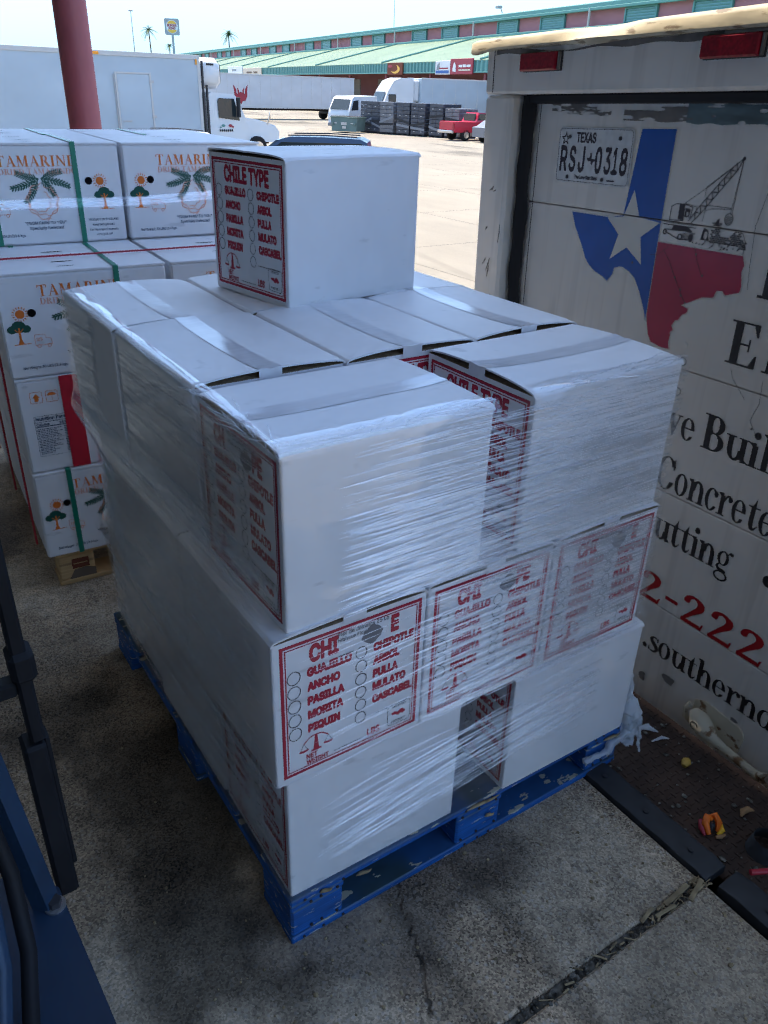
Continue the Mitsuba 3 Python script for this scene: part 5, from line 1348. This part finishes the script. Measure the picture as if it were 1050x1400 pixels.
def prism(profile, w0, w1, zsplit, y=0, taper=None):
    """side profile (x, z) extruded across y; points above zsplit are pulled in by taper"""
    P = np.array(profile, float); n = len(P)
    def hw(z): return w0 if z <= zsplit else w0 + (w1 - w0) * min(1, (z - zsplit) / max(1e-6, (P[:, 1].max() - zsplit)))
    y_ = y
    L_ = np.array([(x, y_ - hw(z), z) for x, z in P]); R_ = np.array([(x, y_ + hw(z), z) for x, z in P])
    _, cf = tri2d(Polygon(P)); cv = tri2d(Polygon(P))[0]
    idx = np.array([int(np.argmin(np.linalg.norm(P - q, axis=1))) for q in cv]); cf = idx[cf]
    f = [[i, (i + 1) % n, (i + 1) % n + n] for i in range(n)] + [[i, (i + 1) % n + n, i + n] for i in range(n)]
    v = np.vstack([L_, R_])
    m = trimesh.Trimesh(v, np.vstack([cf, cf[:, ::-1] + n, f]), process=False)
    m.fix_normals()
    return np.asarray(m.vertices), np.asarray(m.faces)
def boxes(L, lst):
    mb = MB()
    for b in lst: mb.add(*cbox(*b))
    return L(mb.out())

def trailer(label, o, yaw, Ln, m, reefer=False, emblem=False):
    """o = middle of the front end on the ground, x runs to the rear"""
    L = lf(o, yaw); k = thing('semi_trailer', label, 'trailer')
    mb = MB(); mb.add(*cbox((0, -1.28, 1.15), (Ln, 1.28, 4.08), .05)); obj('body', L(mb.out()), m, k)
    obj('top_rail', boxes(L, [((-.02, -1.31, 4.0), (Ln + .02, -1.282, 4.12), .01), ((-.02, 1.282, 4.0), (Ln + .02, 1.31, 4.12), .01)]), 'panel_trim', k)
    obj('bottom_rail', boxes(L, [((-.02, -1.31, 1.05), (Ln + .02, -1.282, 1.22), .01), ((-.02, 1.282, 1.05), (Ln + .02, 1.31, 1.22), .01)]), 'panel_trim', k)
    for x in np.arange(1.2, Ln - .3, 1.22):
        obj('panel_joint', boxes(L, [((x - .02, -1.292, 1.23), (x + .02, -1.281, 3.99), .003)]), 'panel_trim', k)
    obj('frame_rail', boxes(L, [((1.0, -.5, .85), (Ln, -.35, 1.14), .01), ((1.0, .35, .85), (Ln, .5, 1.14), .01), ((Ln - 3.2, -.9, .6), (Ln - .8, .9, .84), .02)]), 'vehicle_black', k)
    for y in (-.8, .8): obj('landing_leg', boxes(L, [((2.6, y - .07, .05), (2.78, y + .07, 1.1), .01), ((2.5, y - .15, .0), (2.9, y + .15, .06), .01)]), 'vehicle_black', k)
    for x in (Ln - 2.6, Ln - 1.35):
        for s in (-1, 1): wheel(k, L, x, s * 1.05, .5, .5, s)
    obj('mudflap', boxes(L, [((Ln - .70, -1.2, .3), (Ln - .68, -.6, 1.0), .005), ((Ln - .70, .6, .3), (Ln - .68, 1.2, 1.0), .005)]), 'vehicle_black', k)
    if reefer:
        obj('cooling_unit', boxes(L, [((-.62, -.95, 2.2), (-.001, .95, 3.95), .12)]), 'vehicle_white', k)
        obj('unit_grille', boxes(L, [((-.64, -.7, 2.4), (-.621, .7, 3.0), .005)]), 'vehicle_grey', k)
    if emblem:
        wing = [(0, -.75), (.16, -.5), (.42, -.48), (.62, -.12), (.62, .25), (.70, .75), (.46, .42), (.44, .12), (.30, -.02), (.28, .25), (.34, .52), (.20, .36), (.16, .02), (.10, .16), (.0, .22)]
        g = unary_union([Polygon(wing), Polygon([(-x, z) for x, z in wing])]).buffer(.02)
        og = np.asarray(o, float); c, s = math.cos(yaw), math.sin(yaw)
        ex, ey = np.array([c, s, 0]), np.array([-s, c, 0])
        obj('emblem', flat(aff.scale(g, 1.12, 1.12, origin=(0, 0)), og + ex * emblem + ey * -1.28 + Z3 * 2.25, ex, Z3, .03), 'sign_red', k, label='red winged emblem')
    return k
trailer('long white semi trailer backed up to the warehouse, red winged emblem near its front', (33.6, 83.6, YZ), .03, 17.6, 'trailer_white', emblem=3.85)
trailer('pale blue-white refrigerated trailer behind the dark wrapped stacks, partly behind the old truck', (47.0, 65.6, YZ), -.10, 12.5, 'box_panel', reefer=True)

# tractor in front of the second trailer
L = lf((46.2, 65.7, YZ), math.pi - .10); tr = thing('semi_tractor', 'white high-roofed tractor parked before the refrigerated trailer', 'truck')
obj('cab', L(prism([(-.1, .9), (3.4, .9), (3.5, 1.9), (2.9, 2.1), (2.5, 3.0), (1.9, 3.8), (1.2, 4.05), (-.1, 4.05)], 1.22, 1.1, 2.4)), 'vehicle_white', tr, smooth=30)
obj('windshield', L(prism([(2.93, 2.15), (2.60, 2.92), (2.64, 2.94), (2.97, 2.17)], .95, .9, 3)), 'window_dark', tr)
for s in (-1, 1): obj('side_window', boxes(L, [((1.7, s * 1.205 - .01, 2.05), (2.45, s * 1.205 + .01, 2.75), .005)]), 'window_dark', tr)
obj('chassis', boxes(L, [((-1.6, -.5, .6), (3.3, .5, .89), .03)]), 'vehicle_black', tr)
for x in (2.6, -.6, -1.4):
    for s in (-1, 1): wheel(tr, L, x, s * 1.0, .5, .35, s)

# near white straight truck with cooling unit and cab
NY = .075
L = lf((4.6, 36.35, YZ), NY); nt = thing('delivery_truck', 'white refrigerated delivery truck side on, with a side door, left of the yard', 'truck')
mb = MB(); mb.add(*cbox((0, -1.25, 1.05), (9.75, 1.25, 4.06), .06)); obj('cargo_box', L(mb.out()), 'box_panel', nt)
obj('top_rail', boxes(L, [((-.02, -1.285, 3.93), (9.77, -1.252, 4.10), .012), ((-.02, 1.252, 3.93), (9.77, 1.285, 4.10), .012)]), 'panel_trim', nt)
obj('bottom_rail', boxes(L, [((-.02, -1.285, 1.0), (9.77, -1.252, 1.14), .012)]), 'panel_trim', nt)
obj('corner_post', boxes(L, [((9.64, -1.275, 1.15), (9.77, -1.252, 3.92), .01)]), 'panel_trim', nt)
dk = obj('side_door', boxes(L, [((6.05, -1.272, 1.25), (7.42, -1.2525, 3.30), .012)]), 'box_panel', nt)
obj('frame', boxes(L, [((5.96, -1.288, 1.2), (6.04, -1.2525, 3.38), .01), ((7.43, -1.288, 1.2), (7.51, -1.2525, 3.38), .01), ((6.041, -1.288, 3.31), (7.429, -1.2525, 3.38), .01)]), 'panel_trim', dk)
for z in (1.7, 3.0): obj('hinge', boxes(L, [((7.40, -1.31, z), (7.6, -1.289, z + .10), .008)]), 'steel', dk)
obj('handle', boxes(L, [((6.1, -1.31, 1.55), (6.5, -1.28, 1.60), .01)]), 'steel', dk)
obj('lock_bar', tube(L((np.array([(5.9, -1.31, 1.2), (5.9, -1.31, 3.3)]), None))[0], .022, 6), 'steel', dk)
obj('marker_lamp', boxes(L, [((5.1, -1.31, 3.95), (5.4, -1.286, 4.05), .01), ((9.55, -1.31, 3.75), (9.62, -1.286, 3.95), .01)]), 'amber', nt)
m2 = trimesh.Trimesh(*cbox((9.80, -1.0, 2.85), (11.0, 1.0, 4.05), .32), process=False)
obj('cooling_unit', L((np.asarray(m2.vertices), m2.faces)), 'vehicle_white', nt, smooth=50)
obj('unit_vent', boxes(L, [((10.2, -1.015, 3.75), (10.55, -1.001, 3.83), .004)]), 'vehicle_black', nt)
obj('cab', L(prism([(10.15, .75), (11.95, .75), (12.05, 1.35), (11.95, 1.72), (11.62, 2.52), (11.45, 2.66), (10.35, 2.72), (10.15, 2.6)], 1.12, 1.0, 1.6)), 'vehicle_white', nt, smooth=30)
obj('hood', L(prism([(11.96, .7), (13.75, .7), (13.78, 1.15), (13.55, 1.42), (12.6, 1.66), (11.96, 1.74)], 1.0, .92, 1.2)), 'vehicle_white', nt, smooth=30)
for s in (-1, 1):
    obj('side_window', L(prism([(10.62, 1.72), (11.66, 1.60), (11.62, 1.85), (11.40, 2.48), (10.68, 2.50), (10.60, 2.4)], .02, .02, 9, y=s * 1.085)), 'window_dark', nt)
obj('windshield', L(prism([(11.92, 1.76), (11.64, 2.48), (11.68, 2.50), (11.98, 1.78)], .95, .9, 3)), 'window_dark', nt)
obj('mirror', boxes(L, [((11.45, -1.45, 1.75), (11.55, -1.20, 2.55), .03)]), 'vehicle_black', nt)
obj('fender_mirror', L(tube([(13.15, -1.0, 1.45), (13.2, -1.15, 1.75), (13.2, -1.15, 2.0)], [.02, .05, .09], 8)), 'chrome', nt, smooth=50)
for x in (9.93, 10.10): obj('exhaust_stack', L(tube([(x, -1.12, .9), (x, -1.12, 3.0 if x > 10 else 3.9)], .055, 8)), 'dark_steel', nt, smooth=50)
# cab door marks: small green and red leaf shapes over a line of dark lettering too small to read
oo = L((np.array([(10.95, -1.125, 1.28)]), None))[0][0]; dd = np.array([math.cos(NY), math.sin(NY), 0])
obj('door_print', flat(unary_union([ell(-.15, .12, .10, .05), ell(-.30, .05, .05, .03)]), oo, dd, Z3, .012), 'teal_metal', nt)
obj('door_print', flat(unary_union([ell(.20, .12, .09, .06), ell(.32, .07, .05, .04)]), oo, dd, Z3, .012), 'sign_red', nt)
obj('door_print', flat(unary_union([sbox(-.35 + .1 * k, -.12, -.28 + .1 * k, -.03) for k in range(7)]), oo, dd, Z3, .012), 'vehicle_black', nt)
obj('chassis', boxes(L, [((0, -.5, .6), (13.5, .5, .98), .02)]), 'vehicle_black', nt)
for x in (2.2, 12.55):
    for s in (-1, 1): wheel(nt, L, x, s * .95, .48, .4, s)

# white cab-over van
L = lf((37.7, 61.6, YZ), math.pi + .55); vn = thing('white_van', 'white cab-over van facing the camera, behind the grey-green dumpster', 'van')
obj('body', L(prism([(-3.4, .45), (1.9, .45), (2.0, 1.15), (1.85, 1.55), (1.25, 2.35), (.9, 2.52), (-3.4, 2.58)], .95, .86, 1.5)), 'vehicle_white', vn, smooth=30)
obj('windshield', L(prism([(1.86, 1.58), (1.32, 2.28), (1.36, 2.31), (1.93, 1.61)], .80, .74, 2)), 'window_dark', vn)
for s in (-1, 1):
    obj('side_window', L(prism([(.3, 1.55), (1.55, 1.5), (1.1, 2.2), (.3, 2.25)], .015, .015, 9, y=s * .93)), 'window_dark', vn)
    obj('headlight', boxes(L, [((1.97, s * .65 - .18, .85), (2.03, s * .65 + .18, 1.05), .02)]), 'chrome', vn)
obj('grille', boxes(L, [((1.99, -.4, .85), (2.02, .4, 1.05), .01)]), 'vehicle_black', vn)
obj('bumper', boxes(L, [((1.9, -.95, .35), (2.1, .95, .62), .05)]), 'vehicle_grey', vn)
for x in (1.0, -2.3):
    for s in (-1, 1): wheel(vn, L, x, s * .8, .36, .24, s)
# dumpster
L = lf((35.5, 58.2, YZ), -1.02); dm = thing('dumpster', 'low grey-green dumpster in front of the white van', 'dumpster')
obj('bin', L(prism([(-1.05, .12), (1.05, .12), (1.15, 1.05), (-1.15, 1.05)], .75, .75, 9)), 'dumpster_green', dm)
obj('rim', boxes(L, [((-1.2, -.8, 1.052), (1.2, .8, 1.13), .02)]), 'dumpster_green', dm)
obj('lid', boxes(L, [((-1.15, -.76, 1.132), (1.15, .76, 1.17), .015)]), 'vehicle_black', dm)
for s in (-1, 1): obj('side_pocket', boxes(L, [((s * .95 - .09, -.86, .55), (s * .95 + .09, -.756, .75), .01)]), 'dumpster_green', dm)
dd = np.array([math.cos(-1.02), math.sin(-1.02), 0]); oo = np.array([35.5, 58.2, YZ]) - np.array([-dd[1], dd[0], 0]) * .751
obj('marking', flat(unary_union([sbox(-.25, .55, .25, .75), sbox(-.15, .3, .2, .48), sbox(-.9, .65, -.6, .72), sbox(.6, .65, .9, .72)]), oo, dd, Z3, .02), 'pale_door', dm)

# dark wrapped crate stacks in a row
r5 = random.Random(21)
spots = [(37.5, 58.1), (37.85, 57.0), (37.95, 56.0), (38.5, 54.5), (38.9, 53.2), (39.55, 51.7), (40.0, 50.4), (41.5, 50.9), (38.9, 58.9), (39.8, 56.6), (40.5, 54.6), (41.2, 52.5)]
names = ['first', 'second', 'third', 'fourth', 'fifth', 'sixth', 'seventh', 'eighth']
for i, (x, y) in enumerate(spots):
    front = i < 8
    L = lf((x, y, YZ), -1.25 + r5.uniform(-.12, .12))
    k = thing('crate_stack', ('%s stack from the left in the front row of dark crates across the yard' % names[i]) if front else '%s stack from the left in the rear row of dark crates across the yard' % names[i - 8], 'crates', 'stacks of dark plastic crates across the yard')
    obj('skid', boxes(L, [((-.6, -.5, .0), (.6, .5, .04), .01), ((-.6, -.5, .10), (.6, .5, .14), .01)] + [((-.6 + .5 * q, -.5, .04), (-.4 + .5 * q, .5, .10), .01) for q in range(3)]), 'vehicle_black', k)
    nt_ = r5.choice((7, 8, 8, 8, 6)); cm_ = 'crate_wrapped' if r5.random() < .45 else 'crate_dark'
    for q in range(nt_):
        z = .15 + q * .265; j = r5.uniform(-.02, .02)
        obj('crate', boxes(L, [((-.60 + j, -.5, z), (-.005 + j, .5, z + .245), .015), ((.005 + j, -.5, z), (.60 + j, .5, z + .245), .015)]), cm_, k)
        if front and q % 2 == 0 and r5.random() < .6:
            obj('hand_hole', boxes(L, [((-.36 + j, -.51, z + .14), (-.24 + j, -.499, z + .19), .003), ((.24 + j, -.51, z + .14), (.36 + j, -.499, z + .19), .003)]), 'pale_door', k)
    if front:
        for q in range(2):
            z = .5 + r5.random() * .9; a = r5.uniform(-.5, .5)
            obj('wrap_band', L((np.array([(-.62, -.525, z), (.62, -.525, z + a * .9), (.62, -.525, z + a * .9 + .16), (-.62, -.525, z + .16)]), np.array([[0, 1, 2], [0, 2, 3]]))), 'vehicle_grey' if q else 'vehicle_black', k)

# red pickup seen from behind
L = lf((40.35, 48.3, YZ), -.04); pk_ = thing('red_pickup', 'red pickup truck with its tailgate towards the yard, beside the old truck\'s corner', 'pickup')
obj('bed', L(prism([(-2.6, .55), (2.6, .55), (2.62, .95), (2.4, 1.12), (1.2, 1.2), (-2.62, 1.22), (-2.65, .8)], .95, .92, 1.0)), 'vehicle_red', pk_, smooth=30)
obj('cabin', L(prism([(-.75, 1.2), (1.25, 1.2), (.75, 1.78), (-.45, 1.82)], .88, .72, 1.2)), 'vehicle_red', pk_, smooth=30)
for s in (-1, 1): obj('side_window', L(prism([(-.6, 1.26), (1.0, 1.26), (.62, 1.72), (-.42, 1.74)], .012, .012, 9, y=s * .835)), 'window_dark', pk_)
obj('rear_window', boxes(L, [((-.73, -.65, 1.28), (-.60, .65, 1.74), .02)]), 'window_dark', pk_)
obj('tailgate', boxes(L, [((-2.69, -.78, .72), (-2.655, .78, 1.2), .012)]), 'vehicle_red', pk_)
for s in (-1, 1): obj('tail_light', boxes(L, [((-2.68, s * .86 - .06, .8), (-2.65, s * .86 + .06, 1.12), .01)]), 'red_lens', pk_)
obj('rear_bumper', boxes(L, [((-2.82, -.9, .48), (-2.66, .9, .66), .03)]), 'chrome', pk_)
for x in (-1.6, 1.75):
    for s in (-1, 1): wheel(pk_, L, x, s * .82, .38, .26, s)
L = lf((40.5, 45.3, YZ), -.04); gc = thing('grey_car', 'grey car half hidden by the old truck, next to the red pickup', 'car')
obj('body', L(prism([(-2.2, .35), (2.2, .35), (2.25, .75), (1.9, .92), (.9, 1.0), (.35, 1.48), (-1.2, 1.5), (-1.9, 1.02), (-2.25, .95)], .9, .68, .98)), 'vehicle_grey', gc, smooth=30)
for s in (-1, 1): obj('side_window', L(prism([(-1.6, 1.05), (.75, 1.05), (.3, 1.40), (-1.15, 1.42)], .05, .05, 9, y=s * .74)), 'window_dark', gc)
for x in (-1.35, 1.4):
    for s in (-1, 1): wheel(gc, L, x, s * .78, .34, .22, s)
# nearer parked cars, only their roofs showing above the cartons
def suv(name, label, o, yaw, m, h=1.72, cat='car'):
    L = lf(o, yaw); k = thing(name, label, cat)
    obj('body', L(prism([(-2.35, .4), (2.35, .4), (2.42, .85), (2.2, 1.05), (1.15, 1.12), (-2.35, 1.14), (-2.42, .9)], .97, .94, .9)), m, k, smooth=30)
    obj('roof', L(prism([(-2.2, 1.14), (1.2, 1.12), (.55, h - .10), (.25, h - .02), (-.8, h), (-1.9, h - .03), (-2.1, h - .12)], .92, .70, 1.2)), m, k, smooth=40)
    for s in (-1, 1): obj('side_window', L(prism([(-2.0, 1.2), (.95, 1.2), (.48, h - .16), (-1.95, h - .14)], .05, .05, 9, y=s * .80)), 'window_dark', k)
    obj('windshield', L(prism([(1.14, 1.16), (.60, h - .12), (.66, h - .11), (1.21, 1.17)], .80, .68, 1.3)), 'window_dark', k)
    obj('roof_rail', L((lambda a: a)(MB().add(*tube([(.3, -.62, h + .02), (-.8, -.62, h + .05), (-1.8, -.62, h + .02)], .02, 6)).add(*tube([(.3, .62, h + .02), (-.8, .62, h + .05), (-1.8, .62, h + .02)], .02, 6)).out())), 'dark_steel', k)
    for x in (-1.5, 1.5):
        for s in (-1, 1): wheel(k, L, x, s * .85, .37, .25, s)
suv('dark_car', 'dark blue car whose roof shows just behind the single white carton', (12.4, 23.0, YZ), 2.5, 'vehicle_blue', 1.70)
suv('white_car', 'white car whose rounded roof shows above the fruit cartons before the delivery truck', (9.3, 28.2, YZ), 2.2, 'vehicle_white', 1.60)

# ---------------------------------------------------------------- far skyline
sg_ = thing('burger_sign', 'tall roadside burger sign with a round bun emblem, far beyond the yard', 'sign')
so = np.array([115.5, 308.0, 0]); sx_, sn = np.array([.93, -.37, 0]), np.array([-.37, -.93, 0])
obj('pole', tube([so + Z3 * YZ, so + Z3 * 16.7], .40, 10), 'pole_grey', sg_, smooth=40)
pan = sbox(-2.5, -2.5, 2.5, 2.5).buffer(-.57).buffer(.57, 6)
sc_ = so + Z3 * 19.2
ey_ = Z3
def sp(g, m, off, nm='print'): 
    v, f = flat(aff.scale(g, 1.43, 1.43, origin=(0, 0)), sc_, sx_, ey_, off * 1.6); obj(nm, (v, f), m, sg_, kind='stuff')
v, f = extr(pan, sc_, sx_, ey_, -.3, .0); 
nrm = np.cross(sx_, ey_)
obj('panel', (v, f), 'pole_grey', sg_)
sgn = 1 if nrm @ sn > 0 else -1
sp(ell(0, 0, 1.4, 1.4), 'vehicle_white', .03 * sgn)
sp(ell(0, 0, 1.25, 1.3).intersection(sbox(-2, .62, 2, 2)), 'sign_yellow', .06 * sgn)
sp(ell(0, 0, 1.25, 1.3).intersection(sbox(-2, -2, 2, -.62)), 'sign_yellow', .06 * sgn)
sp(unary_union([MV(text('BURGER', .46, w=2.2, bold=.03), -1.1, .06), MV(text('KING', .46, w=1.6, bold=.03), -.8, -.52)]), 'sign_red', .09 * sgn)
def palm(x, y, h, seed, lab, cr_=1.45):
    k = thing('palm_tree', lab, 'palm tree'); r = random.Random(seed)
    t = np.linspace(0, 1, 9); b = r.uniform(-.4, .4)
    obj('trunk', tube(np.column_stack([x + b * t ** 2, y + 0 * t, YZ + (h - YZ) * t]), .28 - .10 * t, 8), 'palm_trunk', k, smooth=40)
    mb = MB(); top_ = np.array([x + b, y, h])
    for q in range(26):
        az = r.uniform(0, 2 * math.pi); el = r.uniform(-.5, 1.2); Lf = r.uniform(1.5, 2.3) * cr_
        d = np.array([math.cos(az) * math.cos(el), math.sin(az) * math.cos(el), math.sin(el)])
        side = np.cross(d, Z3); side /= np.linalg.norm(side)
        P = [top_ + d * Lf * s + Z3 * (-.55 * Lf * s * s) for s in np.linspace(0, 1, 7)]
        for s in range(1, 7):
            for sd in (-1, 1):
                for w in range(2):
                    p0_ = P[s - 1] + (P[s] - P[s - 1]) * w / 2; ln_ = .55 * cr_ * (1 - .1 * s)
                    tip = p0_ + side * sd * ln_ + d * ln_ * .6 - Z3 * ln_ * .45
                    mb.add(np.array([p0_, p0_ + (P[s] - P[s - 1]) * .28, tip]), np.array([[0, 1, 2]]))
        mb.add(*tube(P, np.linspace(.05, .01, 7), 4))
    obj('fronds', mb.out(), 'palm_green', k, kind='stuff')
palm(99.7, 286.0, 16.8, 1, 'slender palm tree left of the burger sign')
palm(118.9, 322.0, 14.0, 2, 'smaller palm tree just left of the burger sign pole', 1.0)
palm(113.2, 255.0, 15.3, 3, 'palm top showing over the warehouse roof')
lp_ = thing('light_pole', 'thin pale light pole on the skyline left of the palm', 'light pole')
obj('mast', tube([(89.6, 272, YZ), (89.6, 272, 20.4)], [.2, .1], 8), 'pole_grey', lp_)
mb = MB(); mb.add(*cbox((89.0, 271.7, 20.4), (90.2, 272.3, 20.7), .05)); obj('lamp_head', mb.out(), 'pole_grey', lp_)
an = thing('antenna', 'thin antenna mast above the warehouse roof', 'antenna')
obj('mast', tube([(95.3, 140.6, 10.2), (95.3, 140.6, 18.0)], [.07, .04], 6), 'pole_grey', an)
hb = thing('roof_lamp', 'small lamp on the warehouse roof edge near the old truck', 'lamp')
obj('arm', tube([bw(13.5, 9.2, 7.7), bw(13.5, 9.0, 8.1), bw(13.2, 8.7, 8.15)], .06, 6), 'pole_grey', hb)
mb = MB(); mb.add(*bbox((12.9, 8.4, 8.0), (13.4, 8.8, 8.2), .03)); obj('lamp_head', mb.out(), 'pole_grey', hb)
lk_ = thing('leaning_pallet', 'wooden pallet leaning by the rear wheels of the white trailer', 'pallet')
L = lf((51.6, 82.8, YZ), .05)
for q in range(5): obj('board', boxes(L, [((-.6 + .28 * q, -.02, .02), (-.46 + .28 * q, .02, 1.15), .008)]), 'raw_wood', lk_)
obj('rail', boxes(L, [((-.62, .021, .15), (.68, .07, .25), .008), ((-.62, .021, .9), (.68, .07, 1.0), .008)]), 'raw_wood', lk_)
for k_ in list(labels):
    if not labels[k_]: del labels[k_]
